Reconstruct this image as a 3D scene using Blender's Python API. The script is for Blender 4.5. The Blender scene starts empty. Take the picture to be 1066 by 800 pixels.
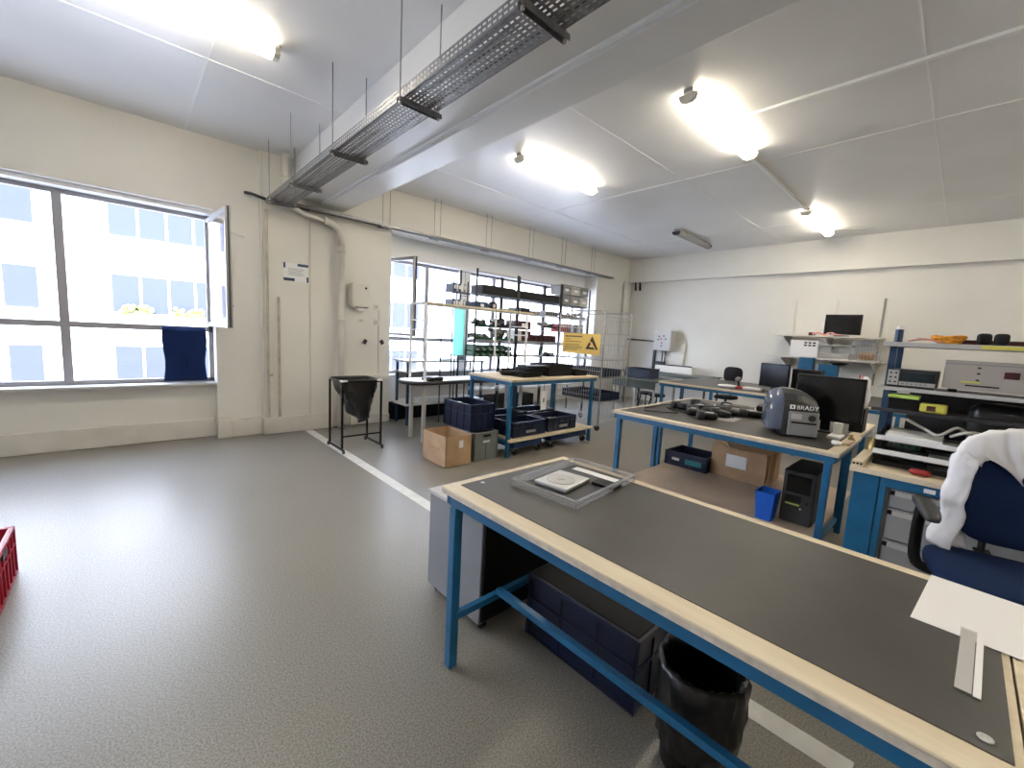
import bpy, math, random
from mathutils import Vector, Matrix, noise
random.seed(7)
PI = math.pi
col = bpy.context.scene.collection

# ------------------------------------------------------------------ materials
def mat(name, c, rough=.5, metal=0., var=0., scale=6., bump=0., bscale=80., spec=.5, c2=None, coat=0.):
    m = bpy.data.materials.new(name); m.use_nodes = True
    nt = m.node_tree; b = nt.nodes['Principled BSDF']
    b.inputs['Base Color'].default_value = (*c, 1)
    b.inputs['Roughness'].default_value = rough
    b.inputs['Metallic'].default_value = metal
    b.inputs['Specular IOR Level'].default_value = spec
    if coat: b.inputs['Coat Weight'].default_value = coat
    tc = nt.nodes.new('ShaderNodeTexCoord')
    if var or c2:
        n = nt.nodes.new('ShaderNodeTexNoise'); n.inputs['Scale'].default_value = scale
        n.inputs['Detail'].default_value = 5
        r = nt.nodes.new('ShaderNodeValToRGB')
        a = c2 or tuple(max(0, x*(1-var)) for x in c)
        d = c if c2 else tuple(min(1, x*(1+var)) for x in c)
        r.color_ramp.elements[0].color = (*a, 1); r.color_ramp.elements[0].position = .35
        r.color_ramp.elements[1].color = (*d, 1); r.color_ramp.elements[1].position = .65
        nt.links.new(tc.outputs['Object'], n.inputs['Vector'])
        nt.links.new(n.outputs['Fac'], r.inputs['Fac'])
        nt.links.new(r.outputs['Color'], b.inputs['Base Color'])
    if bump:
        n2 = nt.nodes.new('ShaderNodeTexNoise'); n2.inputs['Scale'].default_value = bscale
        n2.inputs['Detail'].default_value = 4
        bp = nt.nodes.new('ShaderNodeBump'); bp.inputs['Strength'].default_value = bump
        bp.inputs['Distance'].default_value = .01
        nt.links.new(tc.outputs['Object'], n2.inputs['Vector'])
        nt.links.new(n2.outputs['Fac'], bp.inputs['Height'])
        nt.links.new(bp.outputs['Normal'], b.inputs['Normal'])
    return m

def emit(name, c, s):
    m = bpy.data.materials.new(name); m.use_nodes = True
    b = m.node_tree.nodes['Principled BSDF']
    b.inputs['Base Color'].default_value = (.9, .9, .88, 1)
    b.inputs['Emission Color'].default_value = (*c, 1)
    b.inputs['Emission Strength'].default_value = s
    return m

def glass(name, tint=(1, 1, 1), gl=.08, milky=0., rough=.03):
    m = bpy.data.materials.new(name); m.use_nodes = True
    nt = m.node_tree; nt.nodes.remove(nt.nodes['Principled BSDF'])
    o = nt.nodes['Material Output']
    t = nt.nodes.new('ShaderNodeBsdfTransparent'); t.inputs[0].default_value = (*tint, 1)
    g = nt.nodes.new('ShaderNodeBsdfGlossy'); g.inputs['Roughness'].default_value = rough
    lw = nt.nodes.new('ShaderNodeLayerWeight'); lw.inputs['Blend'].default_value = .5
    pw = nt.nodes.new('ShaderNodeMath'); pw.operation = 'POWER'; pw.inputs[1].default_value = 4
    f = nt.nodes.new('ShaderNodeMath'); f.operation = 'MULTIPLY_ADD'; f.inputs[1].default_value = .6; f.inputs[2].default_value = gl*.6
    nt.links.new(lw.outputs['Facing'], pw.inputs[0]); nt.links.new(pw.outputs[0], f.inputs[0])
    mx = nt.nodes.new('ShaderNodeMixShader')
    nt.links.new(f.outputs[0], mx.inputs[0]); nt.links.new(t.outputs[0], mx.inputs[1]); nt.links.new(g.outputs[0], mx.inputs[2])
    last = mx
    if milky:
        d = nt.nodes.new('ShaderNodeBsdfDiffuse'); d.inputs[0].default_value = (*tint, 1)
        tr = nt.nodes.new('ShaderNodeBsdfTranslucent'); tr.inputs[0].default_value = (*tint, 1)
        a = nt.nodes.new('ShaderNodeMixShader'); a.inputs[0].default_value = .5
        nt.links.new(d.outputs[0], a.inputs[1]); nt.links.new(tr.outputs[0], a.inputs[2])
        m2 = nt.nodes.new('ShaderNodeMixShader'); m2.inputs[0].default_value = milky
        nt.links.new(mx.outputs[0], m2.inputs[1]); nt.links.new(a.outputs[0], m2.inputs[2]); last = m2
    nt.links.new(last.outputs[0], o.inputs[0])
    return m

def wall_mat():
    m = mat('wall_paint', (.81, .785, .725), .5, c2=(.77, .745, .68), scale=1.3, bump=.25, bscale=5)
    return m

def floor_mat():
    m = bpy.data.materials.new('floor_epoxy'); m.use_nodes = True
    nt = m.node_tree; b = nt.nodes['Principled BSDF']; tc = nt.nodes.new('ShaderNodeTexCoord')
    big = nt.nodes.new('ShaderNodeTexNoise'); big.inputs['Scale'].default_value = 1.1; big.inputs['Detail'].default_value = 2
    r1 = nt.nodes.new('ShaderNodeValToRGB')
    r1.color_ramp.elements[0].position = .15; r1.color_ramp.elements[0].color = (.232, .216, .188, 1)
    r1.color_ramp.elements[1].position = .85; r1.color_ramp.elements[1].color = (.272, .248, .21, 1)
    sp = nt.nodes.new('ShaderNodeTexNoise'); sp.inputs['Scale'].default_value = 130; sp.inputs['Detail'].default_value = 3
    r2 = nt.nodes.new('ShaderNodeValToRGB')
    r2.color_ramp.elements[0].position = .38; r2.color_ramp.elements[0].color = (.70, .70, .69, 1)
    r2.color_ramp.elements[1].position = .62; r2.color_ramp.elements[1].color = (1.25, 1.25, 1.24, 1)
    mx = nt.nodes.new('ShaderNodeMix'); mx.data_type = 'RGBA'; mx.blend_type = 'MULTIPLY'; mx.inputs[0].default_value = 1
    L = nt.links.new
    L(tc.outputs['Object'], big.inputs['Vector']); L(tc.outputs['Object'], sp.inputs['Vector'])
    L(big.outputs['Fac'], r1.inputs['Fac']); L(sp.outputs['Fac'], r2.inputs['Fac'])
    L(r1.outputs['Color'], mx.inputs[6]); L(r2.outputs['Color'], mx.inputs[7]); L(mx.outputs[2], b.inputs['Base Color'])
    b.inputs['Roughness'].default_value = .27
    rr = nt.nodes.new('ShaderNodeMapRange'); rr.inputs[3].default_value = .33; rr.inputs[4].default_value = .40
    L(big.outputs['Fac'], rr.inputs[0]); L(rr.outputs[0], b.inputs['Roughness'])
    bp = nt.nodes.new('ShaderNodeBump'); bp.inputs['Strength'].default_value = .05; bp.inputs['Distance'].default_value = .002
    L(sp.outputs['Fac'], bp.inputs['Height']); L(bp.outputs['Normal'], b.inputs['Normal'])
    return m

def wood_mat(name, c, c2):
    m = mat(name, c, .5, c2=c2, scale=5)
    nt = m.node_tree
    n = [x for x in nt.nodes if x.type == 'TEX_NOISE'][0]
    mp = nt.nodes.new('ShaderNodeMapping'); mp.inputs['Scale'].default_value = (6, .6, 6)
    tc = [x for x in nt.nodes if x.type == 'TEX_COORD'][0]
    nt.links.new(tc.outputs['Object'], mp.inputs[0]); nt.links.new(mp.outputs[0], n.inputs['Vector'])
    return m

M = dict(
    wall=wall_mat(), floor=floor_mat(),
    trim=mat('skirting_paint', (.73, .70, .63), .5, c2=(.66, .63, .56), scale=4),
    ceil=mat('ceiling_panel', (.76, .755, .75), .3, var=.05, scale=.7, bump=.06, bscale=1.2),
    beam=mat('beam_paint', (.70, .695, .68), .35, var=.03, scale=1.5, bump=.1, bscale=3),
    seam=mat('seam_strip', (.86, .855, .84), .4),
    tape=mat('floor_tape', (.75, .74, .70), .5, var=.08, scale=8),
    blue=mat('blue_powder_coat', (.012, .125, .27), .38, var=.12, scale=7),
    bluedark=mat('navy_frame', (.01, .04, .10), .4),
    cream=wood_mat('cream_laminate', (.82, .71, .52), (.72, .60, .42)),
    edge=mat('laminate_edge', (.60, .53, .44), .6, var=.12, scale=30),
    wmat=mat('bench_mat', (.060, .056, .050), .42, var=.15, scale=3, bump=.05, bscale=60),
    beige=mat('beige_board', (.58, .46, .35), .6, var=.06, scale=4),
    card=mat('cardboard', (.50, .33, .19), .8, var=.1, scale=5),
    cardin=mat('cardboard_inside', (.36, .22, .12), .85, var=.1, scale=5),
    bluecrate=mat('navy_crate_plastic', (.007, .014, .045), .38, var=.1, scale=8),
    greycrate=mat('grey_crate_plastic', (.20, .215, .20), .5, var=.08, scale=8),
    redcrate=mat('red_crate_plastic', (.42, .008, .03), .4),
    black=mat('black_plastic', (.006, .006, .0065), .42, var=.1, scale=20, spec=.3),
    blackm=mat('black_matt', (.009, .009, .010), .7, spec=.3),
    screen=mat('dark_screen', (.008, .008, .009), .15),
    bag=mat('bin_liner', (.008, .008, .009), .28, bump=.5, bscale=18, coat=.2),
    dgrey=mat('dark_grey_plastic', (.030, .032, .036), .4),
    dgreen=mat('dark_green_grey_laminate', (.075, .095, .085), .45),
    mgrey=mat('mid_grey_metal', (.30, .30, .30), .45),
    cabgrey=mat('cabinet_grey', (.23, .235, .25), .5, var=.04, scale=3),
    lgrey=mat('light_grey_metal', (.52, .51, .49), .45),
    offwhite=mat('off_white_plastic', (.74, .71, .63), .45),
    white=mat('white_paint', (.85, .85, .84), .45),
    paper=mat('paper_white', (.92, .91, .90), .6),
    alu=mat('anodised_aluminium', (.42, .41, .41), .4, .5),
    winframe=mat('window_frame_grey', (.36, .35, .36), .45),
    winedge=mat('dark_seal', (.03, .03, .035), .5),
    zinc=mat('galvanised_steel', (.22, .22, .23), .42, .6, var=.15, scale=20),
    steel=mat('bright_steel', (.62, .62, .61), .3, .8),
    chrome=mat('chrome_wire', (.50, .49, .47), .3, .6),
    blackwire=mat('black_wire', (.02, .022, .03), .4),
    glass=glass('window_glass'),
    clear=glass('clear_plastic', (.93, .93, .93), .2, .12, .1),
    milky=glass('lamp_clear_cover', (.75, .75, .72), .1, .45, .2),
    teal=glass('turquoise_plastic', (.55, .93, .84), .1, .65, .3),
    tube=emit('fluorescent_glow', (1., .90, .72), 5.2),
    navy=mat('navy_fabric', (.012, .028, .085), .95, bump=.3, bscale=300, spec=.2),
    towel=mat('navy_towel', (.012, .025, .085), .95, bump=.6, bscale=120, spec=.1),
    coat=mat('white_cotton', (.84, .83, .86), .9, bump=.15, bscale=30, spec=.2),
    yellow=mat('sign_yellow', (.93, .64, .17), .55),
    ink=mat('sign_ink', (.03, .02, .015), .6),
    yelbright=mat('yellow_rubber', (.72, .66, .10), .5),
    lime=mat('lime_plastic', (.55, .75, .15), .5),
    orange=mat('orange_wire', (.80, .33, .03), .6, var=.3, scale=60),
    pink=mat('pink_wire', (.75, .32, .28), .6),
    red=mat('red_plastic', (.35, .02, .02), .5),
    maroon=mat('maroon_carton', (.06, .006, .010), .6),
    greenbin=mat('green_bin_plastic', (.01, .11, .045), .45),
    greenpcb=mat('green_circuit_board', (.03, .16, .07), .5, c2=(.3, .36, .3), scale=40),
    junk=mat('mixed_metal_parts', (.42, .41, .36), .5, c2=(.03, .035, .04), scale=22),
    binder=mat('binder_spines', (.62, .64, .78), .6, c2=(.03, .035, .12), scale=16),
    dolly=mat('blue_dolly_plastic', (.015, .05, .16), .4),
    brightblue=mat('bright_blue_plastic', (.01, .12, .62), .4),
    beigeins=mat('instrument_beige', (.42, .38, .34), .5, var=.03, scale=5),
    lcd=mat('lcd_dark', (.01, .02, .03), .2),
    gold=mat('brass', (.45, .32, .12), .35, .7),
    facade=mat('facade_render', (.86, .85, .82), .9, var=.02, scale=1),
    facwin=mat('facade_pane', (.06, .066, .10), .9, spec=0),
    facgrey=mat('facade_grey', (.2, .19, .22), .7),
    leaf=mat('shrub_leaf', (.22, .26, .05), .8, var=.4, scale=8),
    street=mat('street', (.35, .35, .36), .9),
    rust=mat('wall_stain_pipe', (.62, .56, .47), .6, c2=(.42, .36, .29), scale=5),
    teallabel=mat('teal_label', (.02, .22, .22), .5),
    domeblue=mat('tinted_cover', (.10, .125, .19), .18, coat=.5),
)

# ------------------------------------------------------------------ mesh builder
class MB:
    def __init__(s, o=(0, 0, 0)): s.v = []; s.f = []; s.o = Vector(o)
    def add(s, vs, fs):
        n = len(s.v); s.v += [tuple(Vector(v)-s.o) for v in vs]; s.f += [tuple(i+n for i in f) for f in fs]; return s
    def box(s, x0, x1, y0, y1, z0, z1):
        v = [(x, y, z) for z in (z0, z1) for y in (y0, y1) for x in (x0, x1)]
        return s.add(v, [(0, 2, 3, 1), (4, 5, 7, 6), (0, 1, 5, 4), (2, 6, 7, 3), (0, 4, 6, 2), (1, 3, 7, 5)])
    def obox(s, c, size, rot=(0, 0, 0)):
        from mathutils import Euler
        R = Euler(rot).to_matrix(); c = Vector(c); h = [x/2 for x in size]
        v = [c+R@Vector((x*h[0], y*h[1], z*h[2])) for z in (-1, 1) for y in (-1, 1) for x in (-1, 1)]
        return s.add(v, [(0, 2, 3, 1), (4, 5, 7, 6), (0, 1, 5, 4), (2, 6, 7, 3), (0, 4, 6, 2), (1, 3, 7, 5)])
    def quad(s, a, b, c, d): return s.add([a, b, c, d], [(0, 1, 2, 3)])
    def tube(s, pts, r, n=8, closed=False):
        pts = [Vector(p) for p in pts]; N = len(pts); vs = []; prev = None
        for i, p in enumerate(pts):
            if closed: d = (pts[(i+1) % N]-pts[i-1])
            else: d = (pts[min(i+1, N-1)]-pts[max(i-1, 0)])
            d.normalize()
            if prev is None: u = d.orthogonal().normalized()
            else:
                u = prev-d*prev.dot(d)
                u = u.normalized() if u.length > 1e-6 else d.orthogonal().normalized()
            prev = u; w = d.cross(u); rr = r[i] if isinstance(r, (list, tuple)) else r
            vs += [p+(u*math.cos(2*PI*k/n)+w*math.sin(2*PI*k/n))*rr for k in range(n)]
        fs = []
        for i in range(N if closed else N-1):
            j = (i+1) % N
            fs += [(i*n+k, i*n+(k+1) % n, j*n+(k+1) % n, j*n+k) for k in range(n)]
        if not closed: fs += [tuple(range(n))[::-1], tuple(range((N-1)*n, N*n))]
        return s.add(vs, fs)
    def cyl(s, a, b, r, r2=None, n=12): return s.tube([a, b], [r, r if r2 is None else r2], n)
    def bar(s, a, b, w, h=None):
        a = Vector(a); b = Vector(b); h = h or w; d = (b-a).normalized()
        up = Vector((0, 0, 1)) if abs(d.z) < .9 else Vector((0, 1, 0))
        sd = d.cross(up).normalized(); u2 = sd.cross(d)
        v = [p+sd*x*w/2+u2*y*h/2 for p in (a, b) for x, y in ((-1, -1), (1, -1), (1, 1), (-1, 1))]
        return s.add(v, [(3, 2, 1, 0), (4, 5, 6, 7), (0, 1, 5, 4), (1, 2, 6, 5), (2, 3, 7, 6), (3, 0, 4, 7)])
    def prism(s, poly, a, b, axis='z'):
        def P(u, w, t): return {'z': (u, w, t), 'y': (u, t, w), 'x': (t, u, w)}[axis]
        n = len(poly)
        return s.add([P(u, w, a) for u, w in poly]+[P(u, w, b) for u, w in poly],
                     [tuple(range(n))[::-1], tuple(range(n, 2*n))]+[(i, (i+1) % n, n+(i+1) % n, n+i) for i in range(n)])
    def lathe(s, prof, c=(0, 0, 0), n=24, fn=None, cap=False):
        vs = []
        for i, (r, z) in enumerate(prof):
            for k in range(n):
                a = 2*PI*k/n; rr = r; zz = z
                if fn: rr, zz = fn(r, z, a, i)
                vs.append((c[0]+rr*math.cos(a), c[1]+rr*math.sin(a), c[2]+zz))
        fs = [(i*n+k, i*n+(k+1) % n, (i+1)*n+(k+1) % n, (i+1)*n+k) for i in range(len(prof)-1) for k in range(n)]
        if cap: fs += [tuple(range(n))[::-1], tuple(range((len(prof)-1)*n, len(prof)*n))]
        return s.add(vs, fs)
    def sq(s, c, r, e1=.4, e2=.4, rot=(0, 0, 0), nu=24, nv=12, fn=None):
        from mathutils import Euler
        R = Euler(rot).to_matrix(); c = Vector(c)
        g = lambda t, e: math.copysign(abs(t)**e, t)
        vs = []
        for j in range(nv+1):
            p = -PI/2+PI*j/nv
            for i in range(nu):
                t = 2*PI*i/nu
                q = Vector((r[0]*g(math.cos(p), e1)*g(math.cos(t), e2), r[1]*g(math.cos(p), e1)*g(math.sin(t), e2), r[2]*g(math.sin(p), e1)))
                if fn: q = fn(q)
                vs.append(c+R@q)
        fs = [(j*nu+i, j*nu+(i+1) % nu, (j+1)*nu+(i+1) % nu, (j+1)*nu+i) for j in range(nv) for i in range(nu)]
        return s.add(vs, fs)
    def grid(s, fn, nu, nv):
        vs = [fn(i/nu, j/nv) for j in range(nv+1) for i in range(nu+1)]
        w = nu+1
        return s.add(vs, [(j*w+i, j*w+i+1, (j+1)*w+i+1, (j+1)*w+i) for j in range(nv) for i in range(nu)])
    def build(s, name, m, parent=None, bev=0, smooth=False, solid=0, sub=0, label=None, loc=None):
        me = bpy.data.meshes.new(name); me.from_pydata([tuple(v) for v in s.v], [], s.f); me.update()
        import bmesh
        b = bmesh.new(); b.from_mesh(me); bmesh.ops.remove_doubles(b, verts=b.verts, dist=1e-6)
        if not solid: bmesh.ops.recalc_face_normals(b, faces=b.faces)
        b.to_mesh(me); b.free()
        me.materials.append(M[m] if isinstance(m, str) else m)
        if smooth:
            for p in me.polygons: p.use_smooth = True
        o = bpy.data.objects.new(name, me); col.objects.link(o)
        if parent: o.parent = parent
        if loc: o.location = loc
        if solid:
            q = o.modifiers.new('solid', 'SOLIDIFY'); q.thickness = solid; q.offset = 0
        if bev:
            q = o.modifiers.new('bevel', 'BEVEL'); q.width = bev; q.segments = 2; q.limit_method = 'ANGLE'; q.angle_limit = .7
        if sub:
            q = o.modifiers.new('sub', 'SUBSURF'); q.levels = sub; q.render_levels = sub
        if label: o['label'] = label
        return o

def tag(o, label, cat, group=None):
    o['label'] = label; o['category'] = cat
    if group: o['group'] = group
    return o
def thing(name, label, cat, loc=(0, 0, 0), rz=0, group=None):
    o = bpy.data.objects.new(name, None); col.objects.link(o); o.empty_display_size = .1
    o.location = loc; o.rotation_euler = (0, 0, rz); return tag(o, label, cat, group)
def solo(name, mb, m, label, cat, loc=None, group=None, rz=0, **k):
    o = mb.build(name, m, None, loc=loc, **k); o.rotation_euler = (0, 0, rz); return tag(o, label, cat, group)
def struct(name, mb, m, parent=None, **k):
    o = mb.build(name, m, parent, **k)
    if not parent: o['kind'] = 'structure'
    return o
def dup(root, loc, label, rz=None, group=None):
    r = root.copy(); col.objects.link(r); r.location = loc; r['label'] = label
    if rz is not None: r.rotation_euler = (0, 0, rz)
    if group: r['group'] = group
    def rec(a, b):
        for ch in list(a.children):
            c = ch.copy(); col.objects.link(c); c.parent = b; rec(ch, c)
    rec(root, r); return r
def text(name, s, size, m, parent, loc, rot, ext=.0008):
    cu = bpy.data.curves.new(name, 'FONT'); cu.body = s; cu.size = size; cu.extrude = ext; cu.align_x = 'CENTER'
    t = bpy.data.objects.new(name, cu); col.objects.link(t)
    bpy.context.view_layer.update()
    me = bpy.data.meshes.new_from_object(t.evaluated_get(bpy.context.evaluated_depsgraph_get()))
    bpy.data.objects.remove(t); me.materials.clear(); me.materials.append(M[m])
    o = bpy.data.objects.new(name, me); col.objects.link(o); o.parent = parent; o.location = loc; o.rotation_euler = rot
    return o
def cable(pts, r, n=6, sag=0):
    P = [Vector(p) for p in pts]; out = []
    for i in range(len(P)-1):
        p0 = P[max(i-1, 0)]; p1 = P[i]; p2 = P[i+1]; p3 = P[min(i+2, len(P)-1)]
        for k in range(6):
            t = k/6
            out.append(.5*((2*p1)+(p2-p0)*t+(2*p0-5*p1+4*p2-p3)*t*t+(3*p1-p0-3*p2+p3)*t**3))
    out.append(P[-1]); return out

# ------------------------------------------------------------------ the room
H = 3.85
XL, XB, YR = -5.0, 10.6, -4.5
struct('floor', MB().box(XL, XB+.2, YR, 7.3, -.1, 0), 'floor')
struct('ceiling', MB().box(XL-.2, XB+.2, YR-.2, 7.5, H, H+.2), 'ceil')
w = MB()
w.box(XL, 1.40, 6.72, 7.3, 2.98, H)                # over the left window
w.box(XL, .88, 6.88, 7.3, 0, .72)                  # below the left window
w.box(.88, 1.40, 6.72, 7.3, 0, 2.98)
w.box(1.40, 3.30, 6.65, 7.3, 0, H)                 # pier
w.box(3.30, 9.0, 6.65, 7.3, 3.23, H)               # header over the right window
w.box(3.30, 9.0, 7.0, 7.3, 0, .74)
w.box(3.30, 9.0, 7.06, 7.3, 2.87, 3.23)
w.box(9.0, XB+.2, 6.65, 7.3, 0, H)
struct('wall_left', w, 'wall')
w = MB().box(XB, XB+.2, YR, 6.65, 0, H).box(XB-.07, XB, 4.9, 6.65, 0, 1.60)
struct('wall_back', w, 'wall')
struct('wall_right', MB().box(XL, XB+.2, YR-.2, YR, 0, H), 'wall')
struct('wall_front', MB().box(XL-.2, XL, YR, 7.3, 0, H), 'wall')
struct('trim_1', MB().box(10.45, XB, YR, 6.65, 3.22, H), 'wall')                       # downstand beam along the back wall
struct('trim_2', MB().box(1.80, 2.17, YR, 6.65, 3.35, H).box(2.17, 2.50, YR, 6.65, 3.30, H), 'beam', bev=.006)   # main beam
struct('baseboard_left', MB().box(XL, .86, 6.84, 6.88, 0, .25).box(.86, 1.02, 6.64, 6.72, 0, .27).box(1.02, 1.40, 6.66, 6.72, 0, .24)
       .box(1.40, 2.36, 6.59, 6.65, 0, .24).box(2.62, 3.30, 6.60, 6.65, 0, .14), 'trim', bev=.012)
struct('baseboard_back', MB().box(XB-.02, XB, YR, 4.9, 0, .1), 'trim')
# ceiling panel joints
s = MB()
s.box(XL, 1.80, 4.785, 4.80, H-.004, H+.01)
for x in (.62, -.9): s.box(x, x+.014, YR, 6.7, H-.004, H+.01)
for y in (.47, 2.92, 5.35): s.box(2.5, 10.45, y, y+.012, H-.004, H+.01)
for x in (5.75, 8.9): s.box(x, x+.015, YR, 6.65, H-.004, H+.01)
struct('trim_3', s, 'seam')
struct('trim_4', MB().box(1.93, 2.04, .1, 6.59, 0, .0015), 'tape')                      # painted walkway line
struct('trim_5', MB().box(4.52, 4.56, -3, 1.95, H-.025, H).box(5.5, 8.1, 1.98, 2.02, H-.03, H), 'white')  # surface conduit to the lamps
# raised strips on the pier
struct('trim_6', MB().box(1.415, 1.425, 6.64, 6.65, .24, H).box(2.02, 2.04, 6.635, 6.65, .24, 3.1), 'trim')

struct('trim_8', MB().box(3.30, 9.0, 7.04, 7.06, 2.87, 3.222).box(3.30, 9.0, 6.66, 7.06, 3.222, 3.229).box(4.95, 5.20, 6.98, 7.2, .78, 2.87), 'white')  # wall above window, soffit and pillar whitened: skylight put into the colour
struct('trim_7', MB().box(2.145, 2.17, YR, 6.5, 3.33, 3.352), 'white')  # white strip added as the bright lit line of the beam step
# windows
def window(n, x0, x1, y, z0, z1, mull, trans, openbay=None):
    r = bpy.data.objects.new(n, None); col.objects.link(r); r.location = (x0, y, z0); r['kind'] = 'structure'
    O = (x0, y, z0); f = MB(O)
    t = .05
    f.box(x0, x1, y-.03, y+.03, z0, z0+t).box(x0, x1, y-.03, y+.03, z1-t, z1)
    for x in (x0, x1-t): f.box(x, x+t, y-.03, y+.03, z0, z1)
    for x in mull: f.box(x-.04, x+.04, y-.04, y+.03, z0, z1)
    f.box(x0, x1, y-.03, y+.03, trans-.035, trans+.035)
    f.build('window_frame', 'winframe', r, bev=.004)
    xs = [x0+t]+list(mull)+[x1-t]
    for i in range(len(xs)-1):
        for j, (a, b) in enumerate(((z0+t, trans), (trans, z1-t))):
            if openbay is not None and i == openbay and j == 1: continue
            MB(O).box(xs[i]+.01, xs[i+1]-.01, y-.002, y+.002, a+.01, b-.01).build('pane', 'glass', r)
    MB(O).box(x0, x1, y-.26, y-.03, z0-.03, z0).build('window_sill', 'lgrey', r, bev=.005)
    MB(O).box(x0, x1, y-.2, y+.03, z1, z1+.06).build('head_lining', 'white', r)
    return r
w1 = window('window_1', -4.9, .88, 7.0, .75, 2.93, (-3.35, -1.95, -.50), 1.45, 3)
w2 = window('window_2', 3.32, 8.98, 7.1, .78, 2.82, (4.24, 5.9, 7.5), 1.42, 0)
def sash(hx, hy, ex, ey, z0, z1, label, par):
    t = bpy.data.objects.new('sash', None); col.objects.link(t); t.parent = par; t.location = Vector((hx, hy, z0))-par.location; t['label'] = label
    f = MB((hx, hy, z0))
    for z in (z0+.025, z1-.025): f.bar((hx, hy, z), (ex, ey, z), .035, .05)
    f.bar((hx, hy, z0), (hx, hy, z1), .05, .035)
    f.build('sash_frame', 'winframe', t)
    d = (Vector((ex, ey, 0))-Vector((hx, hy, 0))).normalized()
    MB((hx, hy, z0)).bar((ex, ey, z0), (ex, ey, z1), .06, .045).build('closing_stile', 'alu', t, bev=.004)
    p = Vector((ex, ey, 0))+d*.035
    MB((hx, hy, z0)).bar((p.x, p.y, z0+.01), (p.x, p.y, z1-.01), .014, .02).build('seal', 'winedge', t)
    n = d.cross(Vector((0, 0, 1)))*.003
    MB((hx, hy, z0)).add([(hx+n.x, hy+n.y, z0+.04), (ex+n.x, ey+n.y, z0+.04), (ex+n.x, ey+n.y, z1-.04), (hx+n.x, hy+n.y, z1-.04)], [(0, 1, 2, 3)]).build('pane', 'glass', t, solid=.004)
sash(.84, 6.93, .905, 5.86, 1.50, 2.88, 'open aluminium window sash swung into the room above the navy towel', w1)
sash(3.42, 7.03, 3.56, 6.32, 1.48, 2.80, 'open window sash swung inward behind the white tube frame', w2)
solo('window_stay', MB().bar((.93, 6.72, 2.76), (1.22, 6.71, 2.70), .02, .02), 'steel', 'short metal stay on the wall beside the open window sash', 'bracket')
solo('window_hook', MB().cyl((1.02, 6.72, 1.78), (1.02, 6.66, 1.78), .012).cyl((1.02, 6.66, 1.78), (1.08, 6.66, 1.78), .008), 'mgrey', 'tiny metal hook on the wall right of the left window', 'hook')

# outside
f = MB((0, 24, -3)).box(-30, 40, 24, 25, -3, 14)
fac = f.build('facade_wall', 'facade', None)
r = thing('apartment_building', 'sunlit white apartment block seen through the left window', 'building', (0, 24, -3))
fac.parent = r
wn = 0
for zt, zb in ((6.1, 4.75), (3.2, 1.65), (.25, -1.2)):
    for x0, k in ((-.33, 4), (-3.3, 1), (-7.5, 4), (5.2, 4), (10.2, 4)):
        n = k
        for i in range(n):
            a = x0+i*.93
            if x0 == -3.3: a = -3.2
            q = MB((0, 24, -3)).box(a, a+.84, 23.97, 24.02, zb, zt).build('facade_window', 'facwin', r)
        MB((0, 24, -3)).box(x0-.05, x0+n*.93+.02, 23.9, 24.0, zb-.1, zb).build('facade_sill', 'facade', r)
struct('ground_outside', MB().box(-30, 40, 7.3, 24, -3.1, -3), 'street')
def shrub(x, z, label):
    b = MB((x, 23.8, z))
    for i in range(40):
        c = (x+random.uniform(-.55, .55), 23.75+random.uniform(-.12, .12), z+random.uniform(.02, .32))
        b.sq(c, (.1, .08, .09), 1, 1, nu=6, nv=4)
    solo('shrub', b, 'leaf', label, 'shrub', loc=(x, 23.8, z))
shrub(.45, 1.62, 'yellow-green plants on the opposite facade sill, left clump')
shrub(2.1, 1.62, 'yellow-green plants on the opposite facade sill, right clump')

# ------------------------------------------------------------------ ceiling lamps
def lamp(x0, x1, y, label, lit=True):
    L = x1-x0; t = thing('ceiling_lamp', label, 'ceiling light', ((x0+x1)/2, y, H), 0, 'fluorescent battens on the ceiling')
    MB().box(-L/2, L/2, -.045, .045, -.035, 0).build('housing', 'mgrey' if not lit else 'lgrey', t, bev=.006)
    prof = [(-.075, -.04), (-.075, -.06), (-.06, -.095), (-.03, -.11), (.03, -.11), (.06, -.095), (.075, -.06), (.075, -.04)]
    MB().prism([(a, b) for a, b in prof], -L/2+.04, L/2-.04, 'x').build('diffuser', 'tube' if lit else 'milky', t)
    for sx in (-1, 1):
        a, b = sorted((sx*(L/2-.045), sx*L/2))
        MB().prism([(p*1.05, q-.002) for p, q in prof], a, b, 'x').build('end_cap', 'offwhite' if lit else 'dgrey', t)
    for sx in (-.36, .36):
        MB().box(sx*L-.012, sx*L+.012, -.083, .083, -.055, -.02).build('clip', 'steel', t)
lamp(-.55, 1.02, 4.13, 'lit fluorescent batten on the ceiling above the left window side')
lamp(3.68, 5.25, 4.06, 'lit fluorescent batten between the main beam and the racks')
lamp(3.75, 5.38, 1.95, 'lit fluorescent batten nearest above the label printer bench')
lamp(8.05, 9.75, 2.0, 'lit fluorescent batten at the far end of the white conduit')
lamp(3.75, 5.38, -1.2, 'lit fluorescent batten out of view to the right of the label printer bench')  # unseen lamp added to fill the walls and ceiling with light
lamp(7.2, 8.85, -1.6, 'lit fluorescent batten by the far right end of the room')
lamp(-.6, 1.0, -.6, 'lit fluorescent batten over the camera position')  # extra lamp behind the view, added only to brighten the room
lamp(8.1, 9.65, 4.18, 'unlit fluorescent batten near the far corner of the ceiling', False)
lb = MB().tube(cable([(9.6, 1.9, H-.012), (9.75, 1.6, H-.014), (9.85, 1.4, H-.012)], .01), .014)
solo('cable_stub', lb, 'white', 'short white cable on the ceiling beside the far lit batten', 'cable')

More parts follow.
